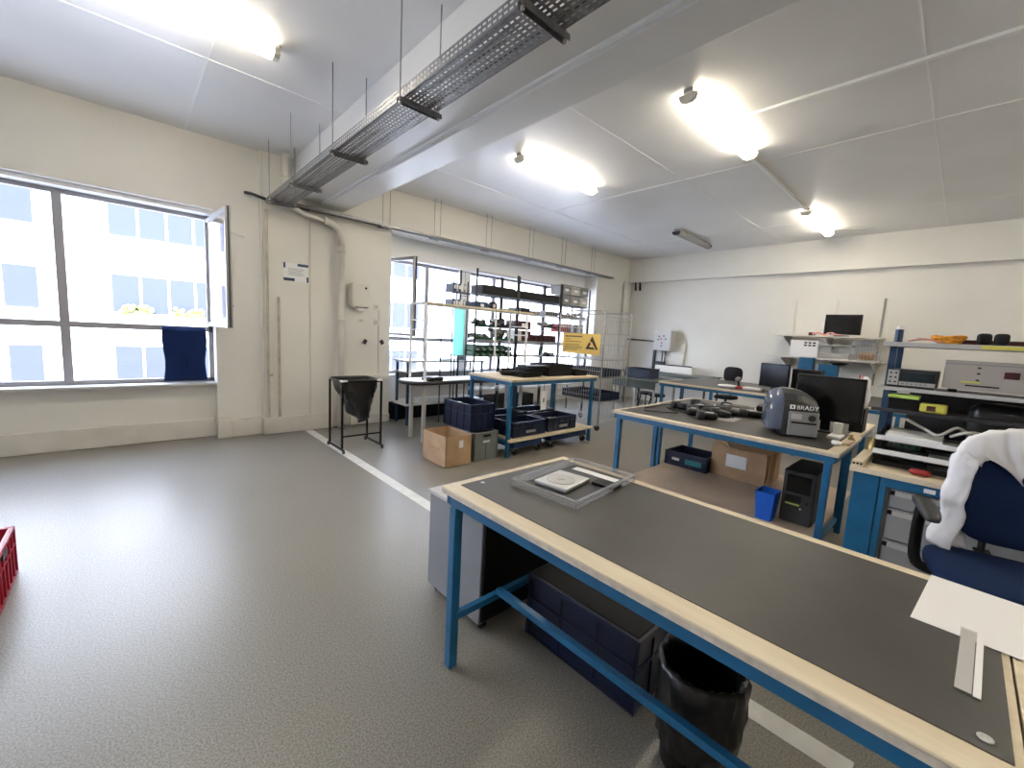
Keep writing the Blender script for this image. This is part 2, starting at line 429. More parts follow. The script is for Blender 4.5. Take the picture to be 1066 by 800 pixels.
# ------------------------------------------------------------------ cable trays
def lattice(b, org, du, dv, nu, nv, pu, pv, bu, bv):
    org = Vector(org); du = Vector(du); dv = Vector(dv)
    for j in range(nv+1):
        a = j*pv-(bv/2 if 0 < j < nv else 0); e = a+bv
        if j == nv: a, e = nv*pv-bv, nv*pv
        b.quad(org+dv*a, org+du*nu*pu+dv*a, org+du*nu*pu+dv*e, org+dv*e)
    for i in range(nu+1):
        for j in range(nv):
            a = j*pv+bv*.5; e = (j+1)*pv-bv*.5
            b.quad(org+du*(i*pu)+dv*a, org+du*(i*pu+bu)+dv*a, org+du*(i*pu+bu)+dv*e, org+du*(i*pu)+dv*e)
t = thing('cable_tray', 'perforated galvanised cable tray hanging beside the main beam', 'cable tray', (1.56, 3.8, 3.14))
O = (1.56, 3.8, 3.14); b = MB(O); n = 150; p = .042
lattice(b, (1.43, .1, 3.14), (0, 1, 0), (1, 0, 0), n, 9, p, .0289, .016, .0165)
b.build('tray_bottom', 'zinc', t, solid=.002)
for x in (1.43, 1.69):
    b = MB(O); lattice(b, (x, .1, 3.14), (0, 1, 0), (0, 0, 1), n, 2, p, .035, .014, .014)
    b.build('tray_side', 'zinc', t, solid=.002)
c = bpy.data.objects.new('x', None); bpy.data.objects.remove(c)
def bundle(nm, m, x, z, r, label):
    pts = [(x+random.uniform(-.012, .012), .1+i*.5, z+random.uniform(-.002, .008)) for i in range(13)]
    pts += [(x+.01, 6.35, z), (x+.1, 6.5, z+.03), (x+.35, 6.55, z+.035)]
    solo(nm, MB().tube(cable(pts, r), r, 6), m, label, 'cable')
bundle('cable', 'blackwire', 1.47, 3.156, .010, 'thick black cable at the left side of the hanging tray')
bundle('cable', 'mgrey', 1.51, 3.155, .008, 'grey cable in the hanging tray next to the thick black one')
bundle('cable', 'blackwire', 1.56, 3.154, .007, 'thin black cable in the middle of the hanging tray')
bundle('cable', 'lgrey', 1.60, 3.155, .008, 'pale cable right of the middle of the hanging tray')
bundle('cable', 'blackwire', 1.645, 3.156, .009, 'black cable at the right side of the hanging tray')
nm = ['nearest the camera, at the top edge', 'second from the camera', 'third from the camera', 'fourth from the camera', 'nearest the window wall']
for i, y in enumerate((1.58, 2.76, 4.0, 5.25, 6.2)):
    t = thing('tray_hanger', 'cross bracket with rods under the beam-side tray, '+nm[i], 'bracket', (1.56, y, 3.12), 0, 'hangers of the beam-side cable tray')
    b = MB((1.56, y, 3.12)).box(1.395, 1.725, y-.02, y+.02, 3.128, 3.131).box(1.395, 1.725, y-.022, y-.019, 3.10, 3.131).box(1.395, 1.725, y+.019, y+.022, 3.10, 3.131)
    b.build('cross_bracket', 'zinc', t)
    for x in (1.41, 1.71):
        MB((1.56, y, 3.12)).cyl((x, y, 3.09), (x, y, H), .005, n=6).build('threaded_rod', 'mgrey', t)
        MB((1.56, y, 3.12)).cyl((x, y, 3.095), (x, y, 3.107), .011, n=6).cyl((x, y, 3.132), (x, y, 3.144), .011, n=6).build('nut', 'steel', t)
t = thing('cable_tray', 'narrow cable tray running along the window wall header', 'cable tray', (5.5, 6.5, 3.2))
O = (5.5, 6.5, 3.2); b = MB(O); lattice(b, (1.45, 6.46, 3.2), (1, 0, 0), (0, 1, 0), 160, 3, .05, .04, .016, .014)
b.build('tray_bottom', 'zinc', t, solid=.002)
for y in (6.46, 6.58):
    MB(O).box(1.45, 9.45, y-.001, y+.001, 3.2, 3.235).build('tray_side', 'zinc', t)
for i, (y, r) in enumerate(((6.49, .011), (6.525, .009), (6.553, .01))):
    pts = [(1.5+k*.66, y+random.uniform(-.006, .006), 3.2+r+.003) for k in range(13)]
    solo('cable', MB().tube(cable(pts, r), r, 6), ('blackwire', 'lgrey', 'blackwire')[i], ('black cable on the wall tray, nearest the room', 'pale cable between two black ones on the wall tray', 'black cable on the wall tray, nearest the window')[i], 'cable')
for i, x in enumerate((3.11, 4.05, 5.2, 6.35, 7.4, 8.5)):
    t = thing('tray_hanger', ['left end, by the pier', 'second from the left', 'third from the left', 'third from the right', 'second from the right', 'right end, by the far corner'][i]+' hanger with paired rods of the header tray', 'bracket', (x, 6.52, 3.19), 0, 'hangers of the header cable tray')
    MB((x, 6.52, 3.19)).box(x-.09, x+.09, 6.45, 6.59, 3.182, 3.194).build('cross_bracket', 'zinc', t)
    for k in (-.06, .06): MB((x, 6.52, 3.19)).cyl((x+k, 6.455, 3.17), (x+k, 6.455, H), .005, n=6).build('threaded_rod', 'mgrey', t)
b = MB().tube(cable([(1.50, 6.62, 3.23), (1.38, 6.60, 3.24), (1.30, 6.62, 3.26), (1.22, 6.66, 3.27)], .02), [.02]*18+[.012])
solo('cable_tail', b, 'blackwire', 'black taped cable end sticking out at the wall left of the tray corner', 'cable')

# ------------------------------------------------------------------ pipes on the pier
t = thing('drain_pipe', 'painted drain pipe down the pier left of the paper dispenser', 'pipe', (2.44, 6.53, 0))
O = (2.44, 6.53, 0)
MB(O).cyl((2.44, 6.53, 0), (2.44, 6.53, 2.85), .045, n=20).build('pipe_run', 'trim', t, smooth=True)
MB(O).tube([(2.44, 6.53, 2.78), (2.44, 6.53, 2.93), (2.40, 6.53, 3.02), (2.30, 6.53, 3.08), (2.2, 6.53, 3.1)], .055, 20).build('elbow', 'trim', t, smooth=True)
MB(O).tube([(2.2, 6.53, 3.1), (1.95, 6.53, 3.13), (1.78, 6.53, 3.18), (1.70, 6.53, 3.28), (1.69, 6.53, 3.4)], .03, 16).build('branch_pipe', 'trim', t, smooth=True)
MB(O).cyl((1.69, 6.53, 3.38), (1.69, 6.53, H), .05, n=20).cyl((1.69, 6.53, 3.50), (1.69, 6.53, 3.56), .062, n=20).build('riser', 'offwhite', t, smooth=True)
for z in (2.68, 1.66, .5): MB(O).cyl((2.44, 6.53, z), (2.44, 6.53, z+.05), .058, n=20).build('collar', 'trim', t, smooth=True)
for x, nme in ((1.46, 'left'), (1.60, 'right')):
    solo('riser_pipe', MB().cyl((x, 6.61, .24), (x, 6.61, 1.95 if nme == 'right' else 3.1), .018, n=10), 'rust', 'stained thin pipe on the pier, %s one of the pair by the notice' % nme, 'pipe')
solo('pipe_knob', MB().sq((1.50, 6.60, .85), (.02, .02, .02), 1, 1), 'rust', 'small round brown plug low on the stained pier pipes', 'plug')

# paper towel dispenser
t = thing('paper_towel_dispenser', 'cream paper towel dispenser on the pier wall', 'dispenser', (2.73, 6.65, 1.88))
MB((0, 0, 0)).sq((0, -.10, .20), (.155, .10, .19), .25, .35).build('housing', 'offwhite', t, smooth=True)
MB().box(-.10, .10, -.19, -.06, .012, .03).build('outlet', 'dgrey', t)
MB().box(.045, .075, -.205, -.19, .30, .33).build('lock', 'black', t)
MB().box(-.06, .06, -.165, -.1, -.03, .014).build('paper_end', 'paper', t)
# notice
t = thing('notice', 'white notice sheet with dark corner bars taped on the pier', 'notice', (1.84, 6.65, 2.32))
O = Vector((1.84, 6.65, 2.32))
MB().box(-.165, .165, -.004, 0, -.125, .125).build('sheet', 'white', t)
for a, b_, c_, d_ in ((-.165, -.14, .05, .125), (.02, .165, .09, .125), (-.165, -.02, -.125, -.085), (.14, .165, -.125, -.05)):
    MB().box(a, b_, -.006, -.004, c_, d_).build('colour_bar', 'bluedark', t)
for i in range(5):
    MB().box(-.11+.01*(i % 2), .11-.02*(i % 3), -.0055, -.004, .045-i*.022, .051-i*.022).build('text_line', 'mgrey', t)
# bits on the wall right of dispenser
solo('wall_ledge', MB().box(2.60, 3.26, 6.50, 6.65, .755, .80), 'trim', 'short painted ledge on the pier behind the bin bag stand', 'shelf', bev=.008)
for i, (x, z, l) in enumerate(((2.86, 1.36, 'left'), (3.15, 1.36, 'right'))):
    solo('clip_hook', MB().obox((x, 6.63, z), (.05, .03, .07), (0, .5-i, 0)).cyl((x, 6.65, z), (x, 6.6, z-.02), .012), 'winedge', '%s one of two small black clips on the pier' % l, 'clip')
for i, (x, z, wx, wz, l) in enumerate(((3.05, 1.93, .09, .09, 'upper small white switch plate right of the dispenser'), (3.05, 1.68, .08, .11, 'middle small white switch plate above the black clips'), (2.80, 1.70, .07, .05, 'small white socket plate under the dispenser'))):
    t = thing('switch_plate', l, 'switch', (x, 6.65, z))
    MB().box(-wx/2, wx/2, -.015, 0, -wz/2, wz/2).build('plate', 'offwhite', t, bev=.004)
    MB().box(-wx/4, wx/4, -.02, -.015, -wz/4, wz/4).build('rocker', 'lgrey', t)
solo('wall_trunking', MB().box(3.09, 3.105, 6.635, 6.65, .82, 1.88), 'trim', 'thin vertical cable trunking on the pier between the switch plates', 'trunking')
# towel on the transom
def tw(u, v):
    x = .35+.44*u; z = 1.47-.70*v
    y = 6.925+.012*math.sin(u*9+v*2)+.006*math.sin(v*14)
    if v < .06: y = 6.925+(.06-v)*.9
    x += (.012*math.sin(v*7))*(1 if u > .5 else -1)
    return (x, y, z)
solo('towel', MB().grid(tw, 24, 30), 'towel', 'navy blue towel hung over the left window transom', 'towel', solid=.012, smooth=True)
# red crate at the left edge
def crate(name, label, cat, loc, w, d, h, m, rz=0, group=None, ribs=4, lip=.02, wall=.012, holes=True, inside='winedge', mesh=False):
    t = thing(name, label, cat, loc, rz, group)
    b = MB(); x, y = w/2, d/2
    b.box(-x+.01, x-.01, -y+.01, y-.01, 0, .012)
    b.box(-x+.01, -x+.01+wall, -y+.01, y-.01, 0, h).box(x-.01-wall, x-.01, -y+.01, y-.01, 0, h)
    b.box(-x+.01, x-.01, -y+.01, -y+.01+wall, 0, h).box(-x+.01, x-.01, y-.01-wall, y-.01, 0, h)
    b.build('shell', m, t)
    r = MB()
    for z in (h-lip, h*.62):
        hh = lip if z > h*.8 else .01
        r.box(-x, x, -y, -y+.012, z, z+hh).box(-x, x, y-.012, y, z, z+hh)
        r.box(-x, -x+.012, -y, y, z, z+hh).box(x-.012, x, -y, y, z, z+hh)
    r.box(-x, x, -y, -y+.01, 0, .012).box(-x, x, y-.01, y, 0, .012).box(-x, -x+.01, -y, y, 0, .012).box(x-.01, x, -y, y, 0, .012)
    for i in range(ribs+1):
        q = -x+.006+(w-.012)*i/ribs
        r.box(q-.006, q+.006, -y, -y+.012, 0, h).box(q-.006, q+.006, y-.012, y, 0, h)
        q = -y+.006+(d-.012)*i/ribs
        r.box(-x, -x+.012, q-.006, q+.006, 0, h).box(x-.012, x, q-.006, q+.006, 0, h)
    r.build('rim_and_ribs', m, t, bev=.002)
    if holes:
        for s_ in (-1, 1):
            a, c = sorted((s_*(x-.012), s_*(x+.0015)))
            MB().box(a, c, -.055, .055, h-.065, h-.035).build('handle_slot', inside, t)
    return t
t = crate('plastic_crate', 'bright red plastic crate cut by the left edge of the picture', 'crate', (-.83, 3.47, 0), .58, .60, .29, 'redcrate', ribs=7)
# bin bag stand
t = thing('waste_bag_stand', 'black metal waste stand with a hanging black bin bag by the pier', 'bin', (2.2, 5.38, 0))
O = (2.2, 5.38, 0)
x0, x1, y0, y1 = 1.95, 2.46, 5.17, 5.60
for x in (x0, x1):
    for y in (y0, y1):
        MB(O).bar((x, y, .04), (x, y, .90), .022, .022).build('leg', 'black', t)
    MB(O).bar((x, y0-.06, .045), (x, y1+.06, .045), .022, .022).build('foot_bar', 'black', t)
f = MB(O).bar((x0, y0, .9), (x1, y0, .9), .02).bar((x0, y1, .9), (x1, y1, .9), .02).bar((x0, y0, .9), (x0, y1, .9), .02).bar((x1, y0, .9), (x1, y1, .9), .02)
f.build('top_ring', 'black', t)
MB(O).bar((x0, y0, .21), (x1, y0, .21), .018).build('cross_bar', 'black', t)
for x in (x0, x1):
    for y in (y0-.05, y1+.05): MB(O).cyl((x-.012, y, .022), (x+.012, y, .022), .022).build('castor', 'dgrey', t)
for x in (x0+.02, x1-.03): MB(O).box(x-.03, x+.04, y0-.02, y0+.07, .905, .925).build('clip', 'white', t, bev=.004)
def bagf(cx, cy, rx, ry, h, z0, seed, k=.12):
    def fn(r, z, a, i):
        q = noise.noise(Vector((math.cos(a)*2.2+seed, math.sin(a)*2.2, z*7)))
        q2 = noise.noise(Vector((math.cos(a)*6+seed, math.sin(a)*6, z*16)))
        return r*(1+k*q+k*.6*q2), z+.01*q
    return fn
b = MB()
def bag(u, v):
    a = 2*PI*u; g = lambda t, e: math.copysign(abs(t)**e, t)
    e = .35+.6*min(1, v*1.6)
    f_ = (1-.52*v) if v < .85 else (1-.52*.85)*max(0.001, math.sqrt(max(0, 1-((v-.85)/.15)**2)))
    qx = .262*g(math.cos(a), e)*f_; qy = .222*g(math.sin(a), e)*f_
    q = noise.noise(Vector((math.cos(a)*2.5, math.sin(a)*2.5, v*5)))*.16+noise.noise(Vector((math.cos(a)*7, math.sin(a)*7, v*9)))*.08
    kk = min(1, v*4)
    return (2.19+qx*(1+q*kk)+.05*v, 5.385+qy*(1+q*kk), .93-.56*v-.05*v*math.cos(a))
b.grid(bag, 40, 24)
solo('bin_bag', MB((2.19, 5.38, .37)).add(b.v, b.f), 'bag', 'black bin bag hanging in the metal waste stand', 'bag', loc=(2.19, 5.38, .37), smooth=True, solid=.003)

# ------------------------------------------------------------------ benches
def bench(label, x0, x1, y0, y1, z, legs, ends=(), rail=None, mat_in=None, loc_z=0, group=None, matc='wmat', blue='blue', th=.03, leg=.045, apr=.05):
    O = ((x0+x1)/2, (y0+y1)/2, 0); t = thing('workbench', label, 'workbench', O, 0, group)
    MB(O).box(x0, x1, y0, y1, z-.010, z).build('tabletop', 'cream', t, bev=.003)
    MB(O).box(x0+.002, x1-.002, y0+.002, y1-.002, z-th, z-.0102).build('top_edge', 'edge', t)
    a = MB(O); i = .02; q = z-th
    a.box(x0+i, x1-i, y0+i, y0+i+.03, q-apr, q).box(x0+i, x1-i, y1-i-.03, y1-i, q-apr, q)
    a.box(x0+i, x0+i+.03, y0+i+.03, y1-i-.03, q-apr, q).box(x1-i-.03, x1-i, y0+i+.03, y1-i-.03, q-apr, q)
    a.build('apron', blue, t, bev=.002)
    for lx, ly in legs:
        MB(O).box(lx-leg/2, lx+leg/2, ly-leg/2, ly+leg/2, 0, q-apr).build('leg', blue, t, bev=.003)
    for e in ends: MB(O).bar(e[0], e[1], .032, .032).build('rail', blue, t, bev=.002)
    if mat_in:
        a, b_, c_, d_ = mat_in
        MB(O).box(a, b_, c_, d_, z, z+.003).build('inlay', matc, t)
    return t
T = .88
bench('nearest long workbench with dark mat and the plastic tray on it', 1.06, 1.935, -.165, 1.585, T, [(1.09, 1.50), (1.88, 1.50), (1.09, -.1), (1.88, -.1)],
      [((1.09, 1.48, .27), (1.88, 1.48, .27)), ((1.35, 1.47, .30), (1.35, -.1, .30)), ((1.09, -.1, .27), (1.88, -.1, .27))], None, (1.14, 1.88, -.15, 1.54))
bench('cream workbench end butted to the nearest bench at the right edge', 1.04, 1.90, -1.95, -.169, T, [(1.1, -.3), (1.84, -.3), (1.1, -1.85), (1.84, -1.85)])
bench('near half of the double bench carrying the label printer', 3.70, 4.66, .52, 2.42, T, [(3.76, 2.36), (4.55, 2.36), (3.76, .585), (4.6, .585)],
      [((3.76, .61, .12), (4.6, .61, .12))], None, (3.77, 4.66, .60, 2.37))
bench('far half of the double bench behind the label printer', 4.664, 5.66, .54, 2.45, T, [(4.72, 2.39), (5.60, 2.39), (4.72, .62), (5.6, .62)], (), None, (4.664, 5.60, .62, 2.40))
solo('shelf_board', MB((4.72, 1.5, 0)).box(3.82, 5.55, .64, 2.325, .125, .15), 'beige', 'wide beige board lying low under the label printer bench', 'shelf board', loc=(4.72, 1.5, 0))
for i, (x, y) in enumerate(((4.0, .8), (4.0, 2.2), (5.4, .8), (5.4, 2.2), (4.7, 1.5))):
    solo('support_block', MB().box(-.05, .05, -.05, .05, 0, .125), 'blackm', ['near right', 'near left', 'far right', 'far left', 'middle'][i]+' block under the beige low board', 'block', loc=(x, y, 0), group='blocks under the low board')
# tall table with black trays
bench('tall blue framed table with black trays and blue crates below', 3.57, 5.42, 3.84, 4.76, 1.03, [(3.60, 3.89), (5.33, 3.89), (3.60, 4.70), (5.33, 4.70), (4.46, 4.70)],
      [((3.60, 3.89, .205), (5.33, 3.89, .205)), ((3.60, 4.70, .205), (5.33, 4.70, .205)), ((3.60, 3.89, .205), (3.60, 4.70, .205)), ((5.33, 3.89, .205), (5.33, 4.70, .205))], group=None)
MB(((3.57+5.42)/2, (3.84+4.76)/2, 0)).box(3.57, 5.30, 3.80, 3.862, .221, .248).box(3.63, 5.30, 3.862, 4.74, .221, .248).build('lower_shelf', 'cream', [o for o in col.objects if o.name.startswith('workbench') and not o.parent][-1])
# far workbench row
bench('far workbench carrying the second monitor and barcode scanner', 7.36, 8.3, -1.5, 3.86, T, [(7.42, 3.8), (7.42, 2.9), (7.42, .5), (8.24, 3.8), (7.42, 1.6)], (), None, (7.44, 8.3, -1.5, 3.80))
def desk(label, x0, x1, y0, y1, z, m, legm='dgrey', apron=.1, legs=True, th=.025, legw=.035):
    O = ((x0+x1)/2, (y0+y1)/2, 0); t = thing('desk', label, 'desk', O)
    MB(O).box(x0, x1, y0, y1, z-th, z).build('desktop', m, t, bev=.004)
    MB(O).box(x0+.02, x0+.04, y0+.03, y1-.03, z-th-apron, z-th).build('modesty_panel', m, t)
    for x in (x0+.06, x1-.06):
        for y in (y0+.06, y1-.06): MB(O).bar((x, y, 0), (x, y, z-th), legw).build('leg', legm, t)
    return t
desk('dark bench row along the back wall beneath the control box', 9.55, 10.42, 3.85, 6.05, .86, 'dgreen', apron=.05)
desk('dark bench between the far workbench and the back wall bench', 8.32, 9.50, -1.2, 3.9, .872, 'wmat', apron=.04)
desk('dark green desk with white legs left of the far workbench', 7.5, 8.45, 3.98, 5.0, .84, 'dgreen', 'lgrey', .14)

# ------------------------------------------------------------------ things on and under the near bench
t = thing('plastic_tray', 'clear plastic tray holding a silver disk part on the nearest bench', 'tray', (1.615, 1.235, T+.003), math.radians(5))
x, y = .27, .185
b = MB().box(-x, x, -y, y, 0, .003)
for (a, c, d, e) in ((-x, -x+.004, -y, y), (x-.004, x, -y, y), (-x, x, -y, -y+.004), (-x, x, y-.004, y)): b.box(a, c, d, e, 0, .035)
b.build('tray_shell', 'clear', t)
b = MB()
for (a, c, d, e) in ((-x-.006, -x+.01, -y-.006, y+.006), (x-.01, x+.006, -y-.006, y+.006), (-x, x, -y-.006, -y+.01), (-x, x, y-.01, y+.006)): b.box(a, c, d, e, .033, .037)
b.build('tray_lip', 'clear', t)
MB().box(-.25, .25, -.165, .165, .003, .005).build('tray_liner', 'dgrey', t)
t2 = thing('drive_part', 'silver disk drive part lying in the clear tray', 'hard drive', (1.57, 1.27, T+.009), math.radians(8))
MB().box(-.13, .10, -.09, .09, 0, .02).build('casing', 'steel', t2, bev=.006)
MB().cyl((-.03, 0, .02), (-.03, 0, .024), .07, n=28).build('platter_cover', 'lgrey', t2)
MB().cyl((-.03, 0, .024), (-.03, 0, .028), .018, n=16).build('hub', 'chrome', t2)
solo('label_strip', MB().box(-.025, .025, -.13, .13, 0, .002), 'paper', 'white paper strip lying in the clear tray', 'paper', loc=(1.80, 1.25, T+.009), rz=math.radians(4))
b = MB()
b.box(-.03, .05, -.06, .06, 0, .012)
solo('dark_plate', b, 'black', 'small black plate beside the silver part in the clear tray', 'plate', loc=(1.70, 1.115, T+.009), rz=.1)
t = thing('paper_sheet', 'large white paper sheet at the right edge of the nearest bench', 'paper', (1.75, -.24, T+.004))
MB((1.75, -.24, T+.004)).add([(1.565, .015, T+.005), (1.93, -.012, T+.005), (1.90, -.52, T+.006), (1.56, -.48, T+.006)], [(0, 3, 2, 1)]).build('sheet', 'paper', t, solid=.0012)
t = thing('ruler', 'clear plastic scale ruler sticking out from under the white paper', 'ruler', (1.46, -.087, T+.0035), math.radians(-2))
MB().box(-.16, .16, -.030, .012, 0, .003).build('blade', 'clear', t)
MB().box(-.16, .16, -.030, -.018, .003, .005).build('white_edge', 'paper', t)
MB().box(-.155, .15, -.016, .010, .003, .0035).build('scale_band', 'lgrey', t)
solo('card_folder', MB().box(-.10, .12, -.10, .09, 0, .012), 'lgrey', 'pale grey card folder at the right edge below the white paper', 'folder', loc=(1.44, -.29, T+.001))
t = thing('press_stud', 'round metal press stud at the near right corner of the bench mat', 'stud', (1.175, -.115, T+.003))
MB().lathe([(.0, 0), (.012, 0), (.012, .003), (.007, .004), (.006, .001), (0, .001)], n=20).build('ring', 'steel', t, smooth=True)
t = thing('press_stud', 'small round metal stud at the far left corner of the bench mat', 'stud', (1.24, 1.50, T+.003))
MB().lathe([(.0, 0), (.010, 0), (.010, .003), (.006, .004), (0, .004)], n=20).build('ring', 'steel', t, smooth=True)
# rolling cabinet at bench end
t = thing('rolling_cabinet', 'grey rolling cabinet standing behind the near bench leg', 'cabinet', (1.62, 1.80, 0))
O = (1.62, 1.80, 0)
MB(O).box(1.32, 1.86, 1.58, 2.09, .05, .63).build('carcass', 'cabgrey', t, bev=.004)
MB(O).box(1.31, 1.87, 1.57, 2.10, .63, .65).build('top', 'lgrey', t, bev=.003)
MB(O).box(1.33, 1.86, 1.565, 1.58, .07, .62).build('drawer_front', 'black', t)
for x in (1.37, 1.81):
    for y in (1.615, 2.05):
        w_ = MB(O).cyl((x-.014, y, .026), (x+.014, y, .026), .026, n=16).box(x-.02, x+.02, y-.012, y+.012, .03, .055)
        w_.build('castor', 'black', t)
# lidded crate
t = crate('lidded_crate', 'navy lidded storage crate under the nearest bench', 'crate', (1.735, 1.105, .0), .40, .66, .33, 'bluecrate', ribs=3, holes=False)
MB().box(-.202, .202, -.332, .332, .33, .345).build('lid', 'bluecrate', t, bev=.004)
MB().box(-.185, .185, -.315, .315, .345, .350).build('lid_panel', 'blackm', t, bev=.002)
# waste bin with liner
t = thing('waste_bin', 'round black waste bin under the nearest bench', 'bin', (1.545, .525, 0))
MB().lathe([(0, .01), (.115, .01), (.118, 0), (.150, .40), (.155, .40), (.155, .41), (.146, .41), (.114, .02), (0, .02)], n=32).build('bucket', 'black', t, smooth=True)
def lf(r, z, a, i):
    q = noise.noise(Vector((math.cos(a)*3, math.sin(a)*3, z*12+i*.1)))
    q2 = noise.noise(Vector((math.cos(a)*9, math.sin(a)*9, z*20)))
    return r+.010*q+.010*q2+.004*math.sin(a*23+z*30), z+.016*q
MB().lathe([(.02, .06), (.10, .05), (.118, .12), (.13, .25), (.135, .38), (.142, .42), (.152, .428), (.160, .40), (.157, .36), (.152, .28), (.154, .22), (.142, .16), (.138, .10)], n=72, fn=lf).build('liner', 'bag', t, smooth=True, solid=.002)

# ------------------------------------------------------------------ under / on bench two
t = crate('plastic_crate', 'low navy crate with teal label on the beige low board', 'crate', (4.98, 2.075, .15), .42, .50, .17, 'bluecrate', ribs=3, holes=False)
MB().box(-.214, -.210, -.19, .0, .05, .11).build('label_plate', 'teallabel', t)
MB().box(-.2145, -.210, .07, .16, .07, .10).build('paper_label', 'paper', t)
solo('document_pile', MB().box(-.12, .10, -.16, .14, 0, .07), 'lgrey', 'pale grey documents inside the low navy crate', 'documents', loc=(4.99, 2.03, .165), rz=.1)
t = thing('cardboard_box', 'closed cardboard box with white label on the beige low board', 'box', (5.11, 1.54, .15))
MB().box(-.25, .25, -.28, .28, 0, .345).build('carton', 'card', t, bev=.006)
b = MB()
b.add([(-.26, -.29, .35), (.25, -.29, .345), (.25, -.02, .352), (-.24, -.01, .36)], [(0, 1, 2, 3)])
b.add([(-.25, .28, .345), (.25, .28, .345), (.25, 0, .352), (-.25, .01, .349)], [(0, 1, 2, 3)])
b.add([(-.25, .1, .35), (-.27, .12, .40), (-.22, .24, .39), (-.25, .28, .345)], [(0, 1, 2, 3)])
b.build('flap', 'card', t, solid=.005)
MB().box(-.2545, -.2505, -.09, .12, .13, .27).build('shipping_label', 'paper', t)
def tape(u, v): return (-.254+.3*u, -.285-.02*math.sin(u*9+v*3), .34-.33*v)
MB().grid(tape, 8, 8).build('torn_side_flap', 'cardin', t, solid=.004)
t = thing('waste_bin', 'small bright blue bin beside the black computer tower', 'bin', (4.0, 1.0, .15))
MB().add([(-.07, -.055, 0), (.07, -.055, 0), (.07, .055, 0), (-.07, .055, 0), (-.09, -.07, .24), (.09, -.07, .24), (.09, .07, .24), (-.09, .07, .24)],
         [(0, 1, 2, 3), (0, 4, 5, 1), (1, 5, 6, 2), (2, 6, 7, 3), (3, 7, 4, 0)]).build('bucket', 'brightblue', t, solid=.006)
MB().tube([(-.09, -.07, .24), (.09, -.07, .24), (.09, .07, .24), (-.09, .07, .24)], .006, closed=True).build('rim', 'brightblue', t)
t = thing('computer_tower', 'black computer tower on the low board under the printer bench', 'computer', (4.30, .80, .15))
MB().box(-.24, .26, -.115, .115, .01, .455).build('case', 'black', t, bev=.008)
MB().box(-.256, -.24, -.112, .112, .012, .45).build('front_bezel', 'dgrey', t, bev=.006)
MB().box(-.259, -.255, -.085, .085, .27, .42).build('drive_bay_panel', 'screen', t)
MB().box(-.259, -.255, -.03, .085, .19, .25).build('card_reader', 'black', t)
MB().box(-.260, -.256, -.02, .08, .165, .178).build('label_strip', 'lime', t)
MB().cyl((-.255, -.07, .20), (-.262, -.07, .20), .012).build('power_button', 'black', t)
MB().cyl((-.255, -.03, .145), (-.261, -.03, .145), .008).build('indicator', 'steel', t)
for sx in (-.2, .2):
    for sy in (-.09, .09): MB().cyl((sx, sy, 0), (sx, sy, .012), .014).build('foot', 'black', t)
# label printer
a = math.radians(-33)
t = thing('label_printer', 'dark grey label printer with rounded tinted hood', 'printer', (4.24, .965, T+.003), math.atan2(.42, .9))
# local: -x faces camera (front), +y left
prof = [(-.20, 0), (.24, 0), (.24, .20), (.20, .30), (.13, .36), (.04, .39), (-.05, .385), (-.12, .35), (-.17, .30), (-.195, .25)]
pb = MB(); NY = 8
for j in range(NY+1):
    yj = .10-.26*j/NY
    k = (j/NY)**3
    pb.v += [(p_*(1-.10*k), yj, q_*(1-.24*k) if q_ > .21 else q_) for p_, q_ in prof]
n_ = len(prof); pb.f = [(j*n_+i, j*n_+(i+1) % n_, (j+1)*n_+(i+1) % n_, (j+1)*n_+i) for j in range(NY) for i in range(n_)]+[tuple(range(n_)), tuple(range(NY*n_, NY*n_+n_))]
pb.build('body', 'dgrey', t, bev=.006)
sp = MB(); N = 16
def hood(u, v):
    ang = PI*u
    px = .02-.215*math.cos(ang); pz = .05+.335*math.sin(ang)**.75 if 0 < u < 1 else .05
    if v > .999: px *= .6; pz = .05+(pz-.05)*.6
    yy = .10+.085*min(1, v*1.6)-(0)
    s_ = 1-.0*v
    return (px*(1-.16*v*v), .10+.10*v, .02+(pz-.02)*(1-.16*v*v))
sp.grid(hood, 20, 8)
cap = [hood(i/20, 1) for i in range(21)]
sp.add(cap, [tuple(range(21))])
sp.add([hood(0, 0), hood(0, 1), hood(1, 1), hood(1, 0)], [(0, 1, 2, 3)])
sp.build('tinted_hood', 'domeblue', t, smooth=False)
MB().box(-.215, -.20, -.15, .06, .015, .215).build('front_panel', 'mgrey', t, bev=.006)
MB().box(-.219, -.214, -.03, .045, .15, .195).build('display', 'lgrey', t)
MB().cyl((-.214, -.10, .168), (-.222, -.10, .168), .026, n=24).build('dial', 'dgrey', t)
MB().box(-.218, -.214, -.135, .04, .115, .130).build('media_slot', 'black', t)
text('brand_lettering', 'BRADY', .048, 'paper', t, (-.2015, -.065, .232), (PI/2, 0, -PI/2), .003)
MB().box(-.2045, -.199, .022, .058, .232, .266).build('logo_mark', 'paper', t)
MB().box(-.206, -.2035, .034, .046, .240, .258).build('logo_core', 'dgrey', t)
